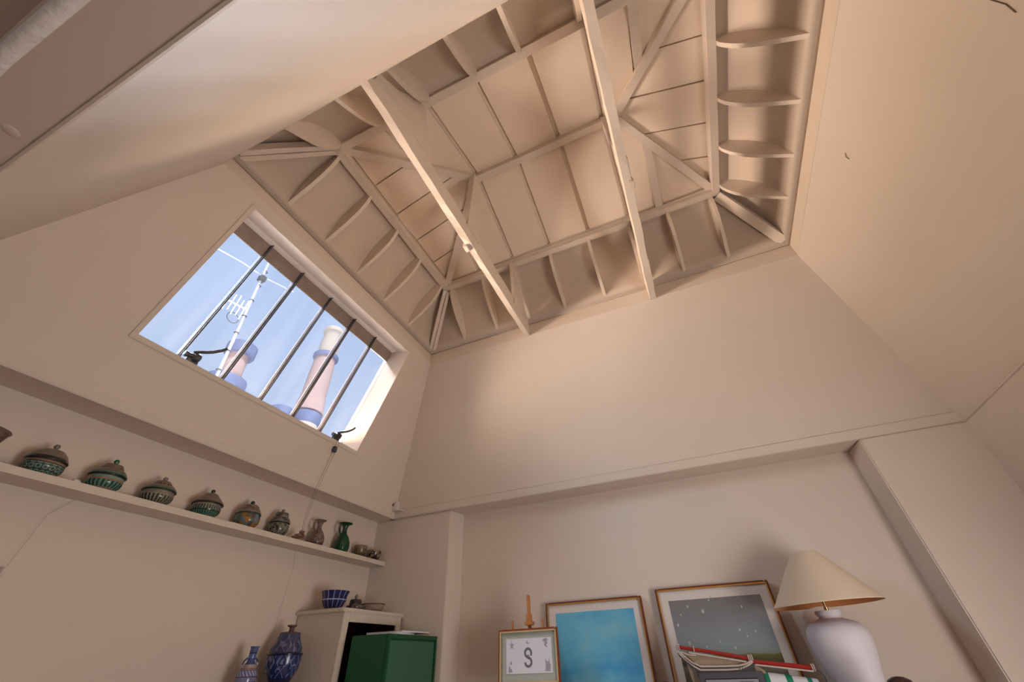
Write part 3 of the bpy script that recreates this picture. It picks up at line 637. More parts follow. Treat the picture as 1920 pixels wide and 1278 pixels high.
lidded(2.665, 0.060, 0.040, 0.041, 0.048, 0.024, 0.034, (glaze('grey_lid_pot', [(0.5, (0.16, 0.125, 0.10))], dark=(0.05, 0.04, 0.05), zr=(0.02, 0.05), freq=10, style='mottle'), lidm6),
       'small squat grey pot with a round knob beside cobalt bowl on cabinet', x=-2.37, z=0.30, nm='small_pot', grp=None, foot=0.9, lidprof=[(1.0, 0), (0.98, 0.6), (0.9, 1.0), (0.0, 1.0)])
bowl(-2.36, 2.845, 0.30, 0.085, 0.062, glaze('pale_dish_glaze', [(0.055, (0.30, 0.235, 0.19)), (0.2, (0.10, 0.08, 0.06))], zr=(1, 2)), 'shallow pale dish with a thin dark rim on white cabinet nearest the back wall', 0.045, None, None, flare=0.05, nm='shallow_dish', cat='dish')

# green metal cabinet with magazines
t = thing('metal_cabinet', (-1.93, 2.70, FL), 'dark green metal cabinet standing in front of the white cabinet', 'cabinet')
R4 = Matrix.Translation((-1.835, 2.405, 0)) @ Matrix.Rotation(math.radians(3.0), 4, 'Z')
zg = 0.150
m = MB(); m.box((-0.27, 0, FL + 0.02), (-0.018, 0.58, zg), R4); m.build('body', GREEN, t, bevel=0.003)
for a, b in (((-0.018, 0, FL + 0.02), (0, 0.020, zg)), ((-0.018, 0.560, FL + 0.02), (0, 0.58, zg)), ((-0.018, 0.02, zg - 0.022), (0, 0.56, zg)), ((-0.018, 0.02, FL + 0.02), (0, 0.56, FL + 0.05))):
    m = MB(); m.box(a, b, R4); m.build('front_rim', GREEN, t, bevel=0.002)
GREEND = simple('green_enamel_door', (0.035, 0.13, 0.085), 0.45, 0.05, noise=0.04, nscale=6)
m = MB(); m.box((-0.017, 0.024, FL + 0.054), (-0.006, 0.552, zg - 0.031), R4); dr = m.build('door', GREEND, t, bevel=0.002)
m = MB(); m.box((-0.006, 0.50, -0.75), (0.012, 0.515, -0.62), R4); m.build('door_handle', ALU, dr, bevel=0.003)
for a in (-0.25, -0.05):
    for b in (0.03, 0.53): m = MB(); m.box((a, b, FL), (a + 0.03, b + 0.03, FL + 0.02), R4); m.build('foot', GREEN, t)
def mag(dx, dy, w, l, ang, z, th, mat, lab):
    M2 = R4 @ Matrix.Translation((dx, dy, 0)) @ Matrix.Rotation(math.radians(ang), 4, 'Z')
    t = thing('magazine', M2 @ V((0, 0, z)), lab, 'magazine', 'magazines on the green cabinet')
    m = MB(); m.box((-w / 2 + .002, -l / 2 + .002, z + 0.001), (w / 2 - .002, l / 2 - .002, z + th - 0.001), M2); m.build('pages', PAPER, t)
    m = MB(); m.box((-w / 2, -l / 2, z), (w / 2, l / 2, z + 0.0009), M2); m.box((-w / 2, -l / 2, z + th - 0.0009), (w / 2, l / 2, z + th), M2); m.box((-w / 2 - 0.001, -l / 2, z), (-w / 2, l / 2, z + th), M2); m.build('cover', mat, t)
mag(-0.125, 0.20, 0.21, 0.28, 12, zg, 0.014, SILVER, 'pale magazine lying at near corner on the green cabinet')
mag(-0.13, 0.34, 0.22, 0.30, -6, zg + 0.014, 0.010, simple('tan_cover', (0.30, 0.24, 0.18), 0.4, noise=0.3, nscale=20), 'tan magazine topmost and further back on the green cabinet')

# low sideboard beside the cabinet carries the blue vases (its top is just below the photo)
def sideboard(x0, y0, x1, y1, zt, lab, along='y', n=3):
    t = thing('sideboard', ((x0 + x1) / 2, (y0 + y1) / 2, FL), lab, 'sideboard')
    m = MB(); m.box((x0, y0, zt - 0.03), (x1, y1, zt)); m.build('top_board', DARKW, t, bevel=0.004)
    m = MB(); m.box((x0 + 0.015, y0 + 0.015, FL + 0.08), (x1 - 0.02, y1 - 0.015, zt - 0.03)); m.build('body', DARKW, t, bevel=0.003)
    for i in range(n):
        if along == 'y':
            a = lerp(y0 + 0.02, y1 - 0.02, i / n) + 0.005; b = lerp(y0 + 0.02, y1 - 0.02, (i + 1) / n) - 0.005
            m = MB(); m.box((x1 - 0.02, a, FL + 0.10), (x1 - 0.006, b, zt - 0.045)); d = m.build('door', DARKW, t, bevel=0.002)
            m = MB(); m.box((x1 - 0.006, b - 0.05, (FL + zt) / 2), (x1 + 0.012, b - 0.03, (FL + zt) / 2 + 0.02)); m.build('knob', BRASS, d, bevel=0.004)
        else:
            a = lerp(x0 + 0.02, x1 - 0.02, i / n) + 0.005; b = lerp(x0 + 0.02, x1 - 0.02, (i + 1) / n) - 0.005
            m = MB(); m.box((a, y0 + 0.002, FL + 0.10), (b, y0 + 0.015, zt - 0.045)); d = m.build('door', DARKW, t, bevel=0.002)
            m = MB(); m.box((b - 0.05, y0 - 0.014, (FL + zt) / 2), (b - 0.03, y0 + 0.002, (FL + zt) / 2 + 0.02)); m.build('knob', BRASS, d, bevel=0.004)
    for a in (x0 + 0.03, x1 - 0.08):
        for b in (y0 + 0.03, y1 - 0.08): m = MB(); m.box((a, b, FL), (a + 0.05, b + 0.05, FL + 0.08)); m.build('foot', DARKW, t)
sideboard(-2.58, 1.30, -2.24, 2.345, -0.16, 'dark low sideboard against the left wall under the blue vases')
sideboard(-1.55, 2.78, 0.98, 3.165, -0.42, 'long dark sideboard in the niche under the pictures and lamp', 'x', 5)

# big covered blue vase
t = thing('covered_vase', (-2.43, 2.215, -0.16), 'large cobalt covered vase with white leaf drawing beside the white cabinet', 'vase')
c = (-2.43, 2.215, -0.16)
bl = glaze('cobalt_leaf_glaze', [(0.10, (0.30, 0.24, 0.20)), (0.124, (0.02, 0.02, 0.06)), (0.226, (0.018, 0.028, 0.115)), (0.5, (0.01, 0.01, 0.03))], dark=(0.16, 0.19, 0.32), zr=(0.125, 0.225), freq=8, style='leaf', rough=0.2)
m = MB(); m.lathe(c, [(0.05, 0), (0.062, 0), (0.060, 0.02), (0.056, 0.06), (0.062, 0.112), (0.070, 0.122), (0.090, 0.165), (0.095, 0.20), (0.094, 0.228), (0.08, 0.228)], 44); m.build('body', bl, t, smooth=True)
bl2 = glaze('cobalt_scribble_glaze', [(0.236, (0.01, 0.01, 0.035)), (0.332, (0.035, 0.04, 0.11)), (0.5, (0.15, 0.06, 0.05))], dark=(0.13, 0.14, 0.24), zr=(0.24, 0.330), freq=8, style='leaf', rough=0.25)
m = MB(); m.lathe(c, [(0.099, 0.228), (0.100, 0.234), (0.088, 0.240), (0.086, 0.262), (0.076, 0.280), (0.066, 0.300), (0.058, 0.328), (0.056, 0.336), (0.022, 0.342), (0, 0.342)], 44); ld = m.build('lid', bl2, t, smooth=True)
m = MB(); m.lathe(c, [(0.016, 0.340), (0.012, 0.350), (0.014, 0.362), (0.026, 0.366), (0.028, 0.374), (0.001, 0.376)], 24); m.build('knob', simple('bare_knob', (0.09, 0.045, 0.03), 0.5), ld, smooth=True)
# blue bottle vase with handles
t = thing('bottle_vase', (-2.43, 1.995, -0.16), 'slim blue and white bottle vase with two handles left of covered vase', 'vase')
c = (-2.43, 1.995, -0.16)
bm_ = glaze('blue_banded_glaze', [(0.11, (0.40, 0.38, 0.42)), (0.116, (0.02, 0.03, 0.10)), (0.135, (0.18, 0.19, 0.32)), (0.139, (0.02, 0.03, 0.12)), (0.165, (0.10, 0.12, 0.26)), (0.175, (0.22, 0.15, 0.17)), (0.188, (0.33, 0.28, 0.27)), (0.215, (0.05, 0.07, 0.2)), (0.235, (0.10, 0.13, 0.30)), (0.24, (0.02, 0.03, 0.1)), (0.4, (0.09, 0.11, 0.26))], dark=(0.35, 0.36, 0.46), zr=(0.14, 0.163), freq=18, style='diag', rough=0.15)
m = MB(); m.lathe(c, [(0.028, 0), (0.034, 0), (0.040, 0.05), (0.050, 0.11), (0.052, 0.135), (0.044, 0.165), (0.032, 0.185), (0.020, 0.20), (0.016, 0.214), (0.018, 0.225), (0.020, 0.262), (0.024, 0.268), (0.020, 0.268)], 40); m.build('body', bm_, t, smooth=True)
for s in (-1, 1):
    hp = [V((c[0], c[1] + s * (0.016 + 0.030 * math.sin(a)), c[2] + 0.190 + 0.028 * math.cos(a))) for a in [i * math.pi / 8 for i in range(9)]]
    hp[-1] = V((c[0], c[1] + s * 0.040, c[2] + 0.166))
    m = MB(); m.tube(hp, 0.005, 8); m.build('handle', bm_, t, smooth=True)

# small sensor on a bracket in the corner
t = thing('sensor_box', (-2.36, 2.93, 1.035), 'small white box on a bracket in the corner above the ledge', 'sensor')
m = MB(); m.prism([(-2.41, 2.90, 1.042), (-2.285, 2.915, 1.042), (-2.27, 2.97, 1.042), (-2.41, 2.97, 1.042)], (0, 0, 0.008)); m.build('bracket', WHITEP, t, bevel=0.002)
m = MB(); m.box((-2.405, 2.905, 1.05), (-2.325, 2.96, 1.125)); b_ = m.build('case', WHITEP, t, bevel=0.005)
m = MB(); m.lathe((0, 0, 0), [(0.012, 0), (0.015, 0.002), (0.012, 0.010), (0.001, 0.012)], 16)
Mr = Matrix.Translation((-2.365, 2.905, 1.098)) @ Matrix.Rotation(math.radians(90), 4, 'X'); m.v = [Mr @ p for p in m.v]; m.build('lens', simple('smoked_lens', (0.10, 0.06, 0.045), 0.2), b_, smooth=True)

# ------------------------------------------------------------------ framed pictures
def frame(name, x0, x1, z0, z1, y, lean, mount, art, fw, lab, px, inner=GOLD, outer=REDWOOD, thick=0.022, cat='picture', extra=None, glassy=False):
    """front face at y (bottom); top leans back by lean (radians)"""
    t = thing(name, ((x0 + x1) / 2, y, z0), lab, cat)
    M = Matrix.Translation((0, y, z0)) @ Matrix.Rotation(-lean, 4, 'X') @ Matrix.Translation((0, 0, -z0))
    for a, b in (((x0, 0, z0), (x0 + fw, thick, z1)), ((x1 - fw, 0, z0), (x1, thick, z1)), ((x0 + fw, 0, z0), (x1 - fw, thick, z0 + fw)), ((x0 + fw, 0, z1 - fw), (x1 - fw, thick, z1))):
        m = MB(); m.box(a, b, M); m.build('moulding', outer, t, bevel=fw * 0.25)
    g = fw * 0.40
    m = MB()
    X0, X1, Z0, Z1 = x0 + fw * 0.62, x1 - fw * 0.62, z0 + fw * 0.62, z1 - fw * 0.62
    for a, b in (((X0, -0.004, Z0), (X0 + g, 0.004, Z1)), ((X1 - g, -0.004, Z0), (X1, 0.004, Z1)), ((X0, -0.004, Z0), (X1, 0.004, Z0 + g)), ((X0, -0.004, Z1 - g), (X1, 0.004, Z1))): m.box(a, b, M)
    m.build('gilt_edge', inner, t)
    m = MB(); m.box((x0 + fw * 0.9, 0.008, z0 + fw * 0.9), (x1 - fw * 0.9, 0.013, z1 - fw * 0.9), M); m.build('mount', mount, t)
    m = MB(); m.box((px[0], 0.0060, px[2]), (px[1], 0.0078, px[3]), M); a = m.build('print', art, t, origin=M @ V((px[0], 0.006, px[2])))
    m = MB(); m.box((x0 + 0.004, thick, z0 + 0.004), (x1 - 0.004, thick + 0.004, z1 - 0.004), M); m.build('backing_board', EASEL, t)
    if extra: extra(t, M)
    return t
def art_blue():
    m = bpy.data.materials.new('blue_sky_painting'); N, L, b = nodes(m); b.inputs['Roughness'].default_value = 0.15; b.inputs['Specular IOR Level'].default_value = 0.6
    tc = N.new('ShaderNodeTexCoord'); mp = N.new('ShaderNodeMapping'); mp.inputs['Scale'].default_value = (2.2, 1, 3.6)
    n = N.new('ShaderNodeTexNoise'); n.inputs['Scale'].default_value = 1.5; n.inputs['Detail'].default_value = 3
    L.new(tc.outputs['Object'], mp.inputs[0]); L.new(mp.outputs[0], n.inputs['Vector'])
    rp = N.new('ShaderNodeValToRGB'); E = rp.color_ramp.elements
    E[0].position = 0.3; E[0].color = (0.06, 0.31, 0.60, 1); E[1].position = 0.72; E[1].color = (0.21, 0.50, 0.64, 1)
    q = E.new(0.5); q.color = (0.13, 0.43, 0.63, 1)
    L.new(n.outputs['Fac'], rp.inputs[0]); L.new(rp.outputs[0], b.inputs['Base Color']); return m
def art_field():
    m = bpy.data.materials.new('stormy_field_painting'); N, L, b = nodes(m); b.inputs['Roughness'].default_value = 0.2
    tc = N.new('ShaderNodeTexCoord'); sp = N.new('ShaderNodeSeparateXYZ'); L.new(tc.outputs['Object'], sp.inputs[0])
    n = N.new('ShaderNodeTexNoise'); n.inputs['Scale'].default_value = 7; L.new(tc.outputs['Object'], n.inputs['Vector'])
    k = N.new('ShaderNodeMath'); k.operation = 'MULTIPLY_ADD'; k.inputs[1].default_value = 0.035; L.new(n.outputs['Fac'], k.inputs[0]); L.new(sp.outputs['Z'], k.inputs[2])
    r = N.new('ShaderNodeMapRange'); r.inputs[1].default_value = 0.0; r.inputs[2].default_value = 0.62; L.new(k.outputs[0], r.inputs[0])
    rp = N.new('ShaderNodeValToRGB'); E = rp.color_ramp.elements
    E[0].position = 0; E[0].color = (0.05, 0.045, 0.03, 1); E[1].position = 1; E[1].color = (0.17, 0.16, 0.16, 1)
    for p, c in ((0.40, (0.10, 0.085, 0.06)), (0.455, (0.17, 0.15, 0.12)), (0.475, (0.06, 0.05, 0.035)), (0.515, (0.11, 0.10, 0.035)), (0.535, (0.14, 0.14, 0.05)), (0.545, (0.24, 0.26, 0.25)), (0.62, (0.24, 0.285, 0.31)), (0.8, (0.195, 0.20, 0.22))):
        q = E.new(p); q.color = (*c, 1)
    L.new(r.outputs[0], rp.inputs[0]); L.new(rp.outputs[0], b.inputs['Base Color']); return m
def dots(t, M):
    spots = [(0.10, 0.21, 5), (0.05, 0.17, 4), (0.23, 0.235, 4), (0.245, 0.25, 4), (0.18, 0.18, 8), (0.40, 0.19, 5), (0.02, 0.12, 6), (0.06, 0.03, 7), (0.35, 0.08, 5), (0.38, 0.05, 4), (0.43, 0.07, 4), (0.15, 0.01, 4), (0.23, 0.03, 4), (0.30, 0.0, 5), (0.08, 0.0, 3)]
    m = MB()
    for dx, dz, s in spots:
        cx, cz, rr = -0.27 + dx, dz - 0.0 + 0.02, s * 0.001
        pts = [M @ V((cx + rr * math.cos(a * math.pi / 4), 0.0052, cz + rr * 1.4 * math.sin(a * math.pi / 4))) for a in range(8)]
        m.prism(pts, M.to_3x3() @ V((0, 0.001, 0)))
    m.build('paint_flecks', simple('white_flecks', (0.40, 0.42, 0.41), 0.5), t)['kind'] = 'stuff'
frame('framed_picture', -1.100, -0.440, -0.418, 0.310, 3.065, 0.10, MAT, art_blue(), 0.018, 'tall gilt framed picture of plain blue sky with white mount, behind the easel', (-1.03, -0.502, -0.35, 0.245))
frame('framed_picture', -0.346, 0.315, -0.418, 0.335, 3.055, 0.10, MAT, art_field(), 0.018, 'gilt framed picture of grey sky above a field, tilted back beside the lamp', (-0.276, 0.250, -0.33, 0.265), extra=dots)

def emblem(t, M):
    cx = -1.145; yy = 0.0050
    def flat(pts, mat, nm='motif'):
        m = MB(); m.prism([M @ V((x, yy, z)) for x, z in pts], M.to_3x3() @ V((0, 0.0009, 0))); return m
    def arc(cz, r0, r1, a0, a1, n=22):
        out = [(cx + r1 * math.cos(lerp(a0, a1, i / n)), cz + r1 * math.sin(lerp(a0, a1, i / n))) for i in range(n + 1)]
        inn = [(cx + r0 * math.cos(lerp(a1, a0, i / n)), cz + r0 * math.sin(lerp(a1, a0, i / n))) for i in range(n + 1)]
        m = MB()
        for i in range(n):
            m.prism([M @ V((x, yy, z)) for x, z in (out[i], out[i + 1], inn[n - i - 1], inn[n - i])], M.to_3x3() @ V((0, 0.0009, 0)))
        return m
    m = arc(0.035, 0.0140, 0.0268, math.radians(-38), math.radians(265)); m2 = arc(-0.009, 0.0140, 0.0268, math.radians(-178), math.radians(105)); m.poly(m2.v, m2.f)
    m3 = arc(0.017, 0.004, 0.0095, 0, math.radians(359)); m.poly(m3.v, m3.f); m.build('linked_rings', INK, t)
    z0 = 0.006
    star = []
    for i in range(10):
        a = math.pi / 2 + i * math.pi / 5; r = (0.024 if i % 2 == 0 else 0.009) * (1.2 if i == 0 else 1)
        star.append((cx - 0.108 + r * 0.75 * math.cos(a), z0 + 0.068 + r * math.sin(a)))
    flat(star, INK2).build('star_motif', INK2, t)
    crab = [(0.066, 0.085), (0.076, 0.097), (0.095, 0.098), (0.106, 0.086), (0.096, 0.085), (0.099, 0.072), (0.090, 0.062), (0.098, 0.055), (0.086, 0.052), (0.078, 0.066), (0.080, 0.08)]
    flat([(cx + a + 0.030, z0 + b) for a, b in crab], INK2).build('crab_motif', INK2, t)
    cat = [(0.074, -0.072), (0.105, -0.074), (0.110, -0.045), (0.102, -0.030), (0.103, -0.012), (0.096, -0.026), (0.086, -0.028), (0.076, -0.010), (0.078, -0.04)]
    flat([(cx + a + 0.033, z0 + b + 0.013) for a, b in cat], INK2).build('creature_motif', INK2, t)
    sh = [(-0.100, -0.080), (-0.076, -0.078), (-0.080, -0.062), (-0.088, -0.066), (-0.094, -0.044), (-0.100, -0.060)]
    flat([(cx + a - 0.030, z0 + b + 0.018) for a, b in sh], INK2).build('shell_motif', INK2, t)
    flat([(cx + a - 0.030, z0 + b + 0.018) for a, b in ((-0.092, -0.040), (-0.080, -0.044), (-0.078, -0.024), (-0.086, -0.030))], INK2).build('shell_motif', INK2, t)
    sail = [(-0.010, 0.075), (-0.004, 0.075), (-0.004, 0.092)]
    flat([(cx + a, z0 + b) for a, b in sail], INK).build('sail_motif', INK, t)
    flat([(cx + a, z0 + b) for a, b in ((-0.002, 0.075), (0.009, 0.075), (0.009, 0.0775), (-0.001, 0.0775), (-0.001, 0.086))], INK).build('sail_motif', INK, t)
ORW = simple('chestnut_moulding', (0.24, 0.06, 0.022), 0.35, noise=0.2, nscale=30)
frame('framed_print', -1.345, -0.945, -0.115, 0.158, 2.87, 0.05, MATG, PAPER, 0.018, 'small framed print of two linked grey rings standing on the easel', (-1.292, -0.992, -0.062, 0.108), inner=simple('cream_slip', (0.55, 0.42, 0.22), 0.4), outer=ORW, thick=0.016, extra=emblem)
# easel
t = thing('easel', (-1.13, 2.93, -0.42), 'small brown beech easel holding the print of linked rings', 'easel')
m = MB(); m.beam((-1.130, 2.912, -0.42), (-1.165, 2.99, 0.345), 0.022, 0.018, up=(0, -1, 0)); m.build('mast', EASEL, t, bevel=0.004)
m = MB(); m.box((-1.178, 2.925, 0.176), (-1.126, 2.975, 0.196)); m.box((-1.168, 2.93, 0.196), (-1.138, 2.97, 0.236)); m.build('top_clamp', EASEL, t, bevel=0.003)
for xx in (-1.262, -1.050):
    m = MB(); m.beam((xx * 1.04 + 0.045, 2.915, -0.42), (xx, 2.93, 0.206), 0.011, 0.011, up=(0, -1, 0)); m.build('leg', EASEL, t, bevel=0.002)
m = MB(); m.box((-1.33, 2.862, -0.137), (-0.96, 2.925, -0.119)); m.build('ledge', EASEL, t, bevel=0.003)
m = MB(); m.beam((-1.145, 2.99, 0.10), (-1.13, 3.12, -0.42), 0.02, 0.012, up=(0, 1, 0)); m.build('rear_strut', EASEL, t, bevel=0.002)

# ------------------------------------------------------------------ lamp
lx, ly = 0.515, 2.93
t = thing('table_lamp', (lx, ly, -0.42), 'large table lamp with chalky white urn base and wide cream cone shade', 'lamp')
m = MB(); m.lathe((lx, ly, 0), [(0.085, -0.42), (0.088, -0.41), (0.080, -0.36), (0.088, -0.26), (0.100, -0.16), (0.116, -0.08), (0.132, -0.01), (0.138, 0.035), (0.132, 0.070), (0.108, 0.098), (0.068, 0.112), (0.052, 0.118), (0.050, 0.126), (0.060, 0.138), (0.058, 0.150), (0.03, 0.152), (0, 0.152)], 56)
m.build('urn', LAMPB, t, smooth=True)
m = MB(); m.lathe((lx, ly, 0), [(0.010, 0.150), (0.011, 0.165), (0.007, 0.167), (0.007, 0.21), (0.016, 0.212), (0.016, 0.245), (0.001, 0.247)], 20); m.build('socket', BRASS, t, smooth=True)
sc = V((lx + 0.012, ly, 0))
def shade_pts(r, z, tilt=0.05): return r, z
m = MB(); m.lathe((0, 0, 0), [(0.252, 0.0), (0.253, 0.003), (0.064, 0.245), (0.062, 0.245)], 72)
m.f = [f for f in m.f if len(f) == 4]
Mt = Matrix.Translation((lx + 0.012, ly, 0.176)) @ Matrix.Rotation(math.radians(-1.5), 4, 'Y'); m.v = [Mt @ p for p in m.v]
m.build('shade', SHADE, t, smooth=True)
m = MB(); m.lathe((0, 0, 0), [(0.251, 0.0005), (0.0615, 0.2445)], 72); m.f = [f for f in m.f if len(f) == 4]; m.v = [Mt @ p for p in m.v]
m.build('shade_lining', SHADEIN, t, smooth=True)
m = MB()
for a in range(3):
    a = a * 2 * math.pi / 3; m.tube([Mt @ V((0, 0, 0.07)), Mt @ V((0.19 * math.cos(a), 0.19 * math.sin(a), 0.07))], 0.002, 6)
m.build('shade_carrier', BRASS, t)

# ------------------------------------------------------------------ model boat with red spars
by = 2.83
t = thing('model_boat', (0.05, by, -0.42), 'model boat with lashed red spars and green striped sail before the field picture', 'model')
def B(x, z, dy=0.0): return V((x * by / 2.75, by + dy, z * by / 2.75))
m = MB(); m.tube([B(-0.255, 0.030), B(-0.09, 0.002), B(0.083, -0.030)], 0.0085, 12); m.build('spar', REDV, t, smooth=True)
m = MB(); m.tube([B(0.085, -0.040), B(0.33, -0.070)], 0.0095, 12); m.build('spar', REDV, t, smooth=True)
m = MB(); m.tube([B(-0.20, 0.004, -0.012), B(0.055, -0.040, -0.012)], 0.004, 8); m.build('batten', ROPE, t, smooth=True)
m = MB()
m.tube([B(-0.25, 0.012, -0.01), B(-0.225, -0.012, -0.01), B(-0.195, -0.036, -0.01), B(-0.16, -0.052, -0.01), B(-0.05, -0.054, -0.01), B(0.02, -0.053, -0.01), B(0.055, -0.046, -0.01), B(0.082, -0.036, -0.01)], 0.004, 8)
m.tube([B(-0.252, 0.008, -0.01), B(-0.23, -0.022, -0.01), B(-0.20, -0.046, -0.01), B(-0.165, -0.066, -0.01), B(-0.05, -0.068, -0.01), B(0.02, -0.066, -0.01), B(0.06, -0.053, -0.01), B(0.084, -0.040, -0.01)], 0.004, 8)
m.tube([B(-0.24, 0.008, -0.012), B(-0.20, -0.006, -0.012), B(-0.17, -0.008, -0.012), B(-0.163, 0.002, -0.012)], 0.003, 8)
for x, z, k in ((-0.172, 0.016, 1), (0.070, -0.026, 3), (0.325, -0.069, 2), (-0.25, 0.029, 2)):
    for i in range(k):
        m.tube([B(x + i * 0.008, z, 0) + V((0, 0.013 * math.cos(a), 0.013 * math.sin(a))) for a in [j * math.pi / 5 for j in range(10)]], 0.0028, 6, closed=True)
m.tube([B(0.09, -0.052, -0.008), B(0.325, -0.082, -0.008)], 0.0035, 6)
m.build('lashing', ROPE, t, smooth=True)
m = MB()
for i in range(11):
    x = lerp(-0.25, -0.165, i / 10); z = lerp(0.0, -0.075, i / 10); m.tube([B(x - 0.006, z + 0.004, -0.012), B(x + 0.004, z - 0.016, -0.014)], 0.0022, 5)
for i in range(5):
    x = lerp(0.02, 0.07, i / 4); m.tube([B(x, -0.055, -0.012), B(x - 0.006, -0.074, -0.014)], 0.002, 5)
m.build('lacing', GREY, t)['kind'] = 'stuff'
m = MB(); m.prism([B(-0.235, 0.012, 0.002), B(-0.09, -0.012, 0.002), B(0.07, -0.038, 0.002), B(0.03, -0.058, 0.002), B(-0.16, -0.058, 0.002)], (0, 0.003, 0)); m.build('furled_sail', CANVAS, t)
m = MB(); m.prism([B(-0.225, -0.03, 0.004), B(-0.19, -0.06, 0.004), B(-0.16, -0.2, 0.004), B(-0.20, -0.24, 0.004)], (0, 0.003, 0)); m.build('lower_canvas', CANVAS, t)
m = MB(); m.prism([B(0.085, -0.05, 0.004), B(0.125, -0.075, 0.004), B(0.15, -0.2, 0.004), B(0.09, -0.2, 0.004)], (0, 0.003, 0)); m.build('lower_canvas', CANVAS, t)
# cabin
m = MB(); m.box((-0.185, by - 0.03, -0.30), (0.115, by + 0.035, -0.078)); m.build('cabin', GREY, t, bevel=0.003)
m = MB(); m.box((-0.158, by - 0.036, -0.22), (0.088, by - 0.0305, -0.103)); cb_ = m.build('cabin_window', GREYL, t, bevel=0.003)
m = MB(); m.box((0.0, by - 0.041, -0.18), (0.06, by - 0.0365, -0.115)); m.build('shutter', GREY, cb_)
# striped sail, curved
ss = [(0.118, 0.02, STRIPEG), (0.138, 0.07, STRIPEW), (0.208, 0.028, STRIPEG), (0.236, 0.06, STRIPEW), (0.296, 0.020, STRIPEG), (0.316, 0.025, STRIPEW)]
for x, w, mt in ss:
    m = MB(); p = []
    for i in range(7):
        a = i / 6 * 1.3
        p.append((0.02 - 0.05 * math.sin(a), -0.082 - 0.06 * (1 - math.cos(a)) * 1.6))
    top = lambda xx: -0.14 * (xx - 0.118)
    vs = [V((x + k * w, by + yy, z + top(x + k * w))) for yy, z in p for k in (0, 1)]
    vs2 = [q + V((0, 0.003, 0.001)) for q in vs]
    n = len(p); fs = [(2 * i, 2 * i + 1, 2 * i + 3, 2 * i + 2) for i in range(n - 1)]
    m.poly(vs, fs); m.poly(vs2, fs); m.build('sail_stripe', mt, t)
m = MB(); m.tube([B(0.325, -0.078), B(0.35, -0.083), B(0.362, -0.10), B(0.366, -0.20)], 0.003, 6); m.build('stay_wire', GREY, t, smooth=True)
# hull and cradle (below the photo's edge)
m = MB(); rings = []
for i in range(13):
    k = i / 12; x = lerp(-0.30, 0.42, k); wv = 0.062 * math.sin(math.pi * min(1, max(0.02, k * 0.96 + 0.02))) ** 0.6; zt_ = -0.285 + 0.05 * (2 * k - 1) ** 2
    rings.append([V((x, by - wv, zt_)), V((x, by - wv * 0.85, zt_ - 0.05)), V((x, by, zt_ - 0.105)), V((x, by + wv * 0.85, zt_ - 0.05)), V((x, by + wv, zt_))])
pts = [p for r in rings for p in r]; f = []
for i in range(12):
    for k in range(4): f.append((5 * i + k, 5 * i + k + 1, 5 * i + 6 + k, 5 * i + 5 + k))
    f.append((5 * i + 4, 5 * i, 5 * i + 5, 5 * i + 9))
m.poly(pts, f); m.build('hull', REDWOOD, t, smooth=True)
for xx in (-0.12, 0.24):
    m = MB(); m.box((xx - 0.01, by - 0.05, -0.42), (xx + 0.01, by + 0.05, -0.375)); m.build('cradle', EASEL, t, bevel=0.002)

# dark settee whose two rounded posts just enter the photo
t = thing('settee', (0.14, 2.55, FL), 'dark wooden settee whose rounded post tops show at the bottom edge', 'settee')
for x in (-0.335, 0.60):
    m = MB(); m.lathe((x, 2.60, 0), [(0.022, FL), (0.024, -1.1), (0.030, -0.6), (0.030, -0.19), (0.045, -0.165), (0.05, -0.135), (0.040, -0.112), (0.02, -0.102), (0.001, -0.10)], 24); m.build('post', DARKW, t, smooth=True)
for x in (-0.335, 0.60):
    m = MB(); m.box((x - 0.022, 2.16, FL), (x + 0.022, 2.20, -0.85)); m.build('leg', DARKW, t, bevel=0.004)
    m = MB(); m.box((x - 0.025, 2.15, -0.85), (x + 0.025, 2.60, -0.82)); m.build('armrest', DARKW, t, bevel=0.006)
m = MB(); m.box((-0.31, 2.585, -0.36), (0.58, 2.615, -0.27)); m.build('top_rail', DARKW, t, bevel=0.006)
for i in range(7):
    x = lerp(-0.22, 0.49, i / 6); m = MB(); m.box((x - 0.014, 2.592, -1.03), (x + 0.014, 2.608, -0.36)); m.build('slat', DARKW, t)
m = MB(); m.box((-0.31, 2.18, -1.09), (0.58, 2.61, -1.03)); m.build('seat', DARKW, t, bevel=0.01)

# hairline scratch on the right slope
def onR(y, z): return V((AX1 - (z - ZB) * kr, y, z))
m = MB(); nR = V((-1, 0, -kr)).normalized()
m.tube([onR(1.665, 2.045) + nR * 0.001, onR(1.685, 2.035) + nR * 0.001, onR(1.69, 2.015) + nR * 0.001], 0.0014, 5)
m.tube([onR(0.955, 1.68) + nR * 0.0, onR(0.965, 1.63) + nR * 0.001, onR(0.985, 1.595) + nR * 0.001], 0.0018, 5)
struct(m.build('trim_7', STRING), 'hairline cracks in the plaster of the right slope')

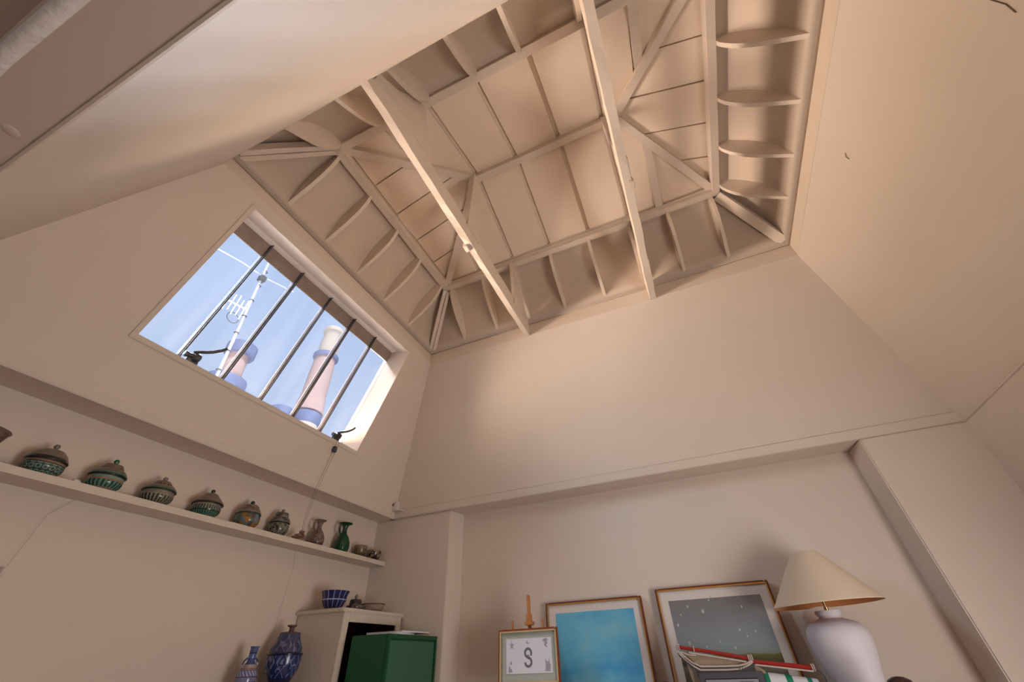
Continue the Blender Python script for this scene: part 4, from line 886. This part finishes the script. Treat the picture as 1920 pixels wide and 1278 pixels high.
# ------------------------------------------------------------------ outside: added bounce roof, chimneys, aerial
m = MB(); m.box((-14, -9, 0.3), (-2.96, 12, 0.8)); struct(m.build('ground', PALEROOF), 'unseen pale roof added outside the window to bounce sunlight in')  # unseen slab added to bounce sunlight up through the window
def chimney(x, y, zb, parts, lab):
    t = thing('chimney', (x, y, zb), lab, 'chimney')
    for nm, prof, mt in parts:
        m = MB(); m.lathe((x, y, 0), prof, 28); m.build(nm, mt, t, smooth=True)
    return t
chimney(-8.2, 6.25, 0.2, (('stack', [(0.36, 0.2), (0.36, 4.6), (0.31, 4.72)], CHIMW), ('banded_collar', [(0.32, 4.7), (0.34, 4.74), (0.34, 5.0), (0.30, 5.04)], BLUEB),
    ('shaft', [(0.36, 5.04), (0.30, 5.6), (0.29, 6.2), (0.27, 6.72)], CHIM), ('ring', [(0.29, 6.72), (0.33, 6.76), (0.33, 6.84), (0.29, 6.88)], BLUEB), ('pot', [(0.25, 6.88), (0.26, 7.3), (0.23, 7.5), (0.25, 7.62), (0.28, 7.66), (0.26, 7.8), (0.2, 7.82)], CHIMW)),
    'tall tapering pale pink chimney with cream pot, seen through right window panes')
chimney(-8.2, 4.12, 0.2, (('stack', [(0.30, 0.2), (0.30, 4.5)], CHIMW), ('cowl_base', [(0.36, 4.5), (0.38, 4.55), (0.38, 4.8), (0.30, 4.84)], BLUEB), ('shaft', [(0.22, 4.84), (0.20, 5.42)], CHIM), ('banded_cap', [(0.28, 5.42), (0.30, 5.45), (0.30, 5.68), (0.26, 5.72), (0.1, 5.76)], BLUEB)),
    'short pink chimney with blue striped cap, seen through second and third panes')
chimney(-8.2, 5.55, 0.2, (('stack', [(0.22, 0.2), (0.22, 4.62)], CHIMW), ('banded_cap', [(0.26, 4.62), (0.27, 4.66), (0.27, 4.80), (0.22, 4.84), (0.05, 4.86)], BLUEB)),
    'low chimney with blue striped cap just above window sill, fourth pane')
t = thing('aerial', (-7, 3.38, 0.2), 'metal television aerial mast with crossbar behind the left window panes', 'aerial')
m = MB(); m.tube([V((-7, 3.42, 0.2)), V((-7, 3.33, 4.13)), V((-7, 3.24, 6.15)), V((-7, 3.19, 7.3))], 0.030, 10); m.build('mast', ALU, t, smooth=True)
m = MB(); m.tube([V((-6.97, 2.2, 6.36)), V((-6.97, 2.76, 6.50)), V((-6.97, 3.25, 6.55)), V((-6.97, 3.95, 6.76))], 0.014, 8); m.build('crossbar', ALU, t, smooth=True)
m = MB(); m.box((-7.05, 3.17, 6.42), (-6.92, 3.29, 6.56)); m.build('clamp', IRON, t, bevel=0.01)
for k in range(7):
    z = 4.2 + k * 0.42; m = MB(); m.tube([V((-7, 3.31 - k * 0.012 + 0.036 * math.cos(a), z + 0.0 * a)) + V((0.036 * math.sin(a), 0, 0)) for a in [i * math.pi / 4 for i in range(8)]], 0.010, 6, closed=True); m.build('band', IRON, t)
m = MB(); m.tube([V((-7, 3.27, 5.62)), V((-7, 2.86, 5.55))], 0.018, 8); m.build('boom', ALU, t, smooth=True)
for k in range(5):
    y = 2.86 + k * 0.085; m = MB(); m.tube([V((-7.0, y, 5.56 - 0.24 + 0.05 * (k % 2))), V((-7.0, y + 0.02, 5.56 + 0.26 - 0.05 * (k % 2)))], 0.016, 8); m.build('dipole', ALU, t, smooth=True)
m = MB(); m.tube([V((-7, 3.10 + 0.11 * math.cos(a), 5.28 + 0.11 * math.sin(a))) for a in [i * math.pi / 8 for i in range(16)]], 0.007, 6, closed=True); m.build('cable_loop', IRON, t)

# ------------------------------------------------------------------ lift everything to a floor at z = 0
for o in list(S.objects):
    if o.parent is None:
        o.location.z += EYE
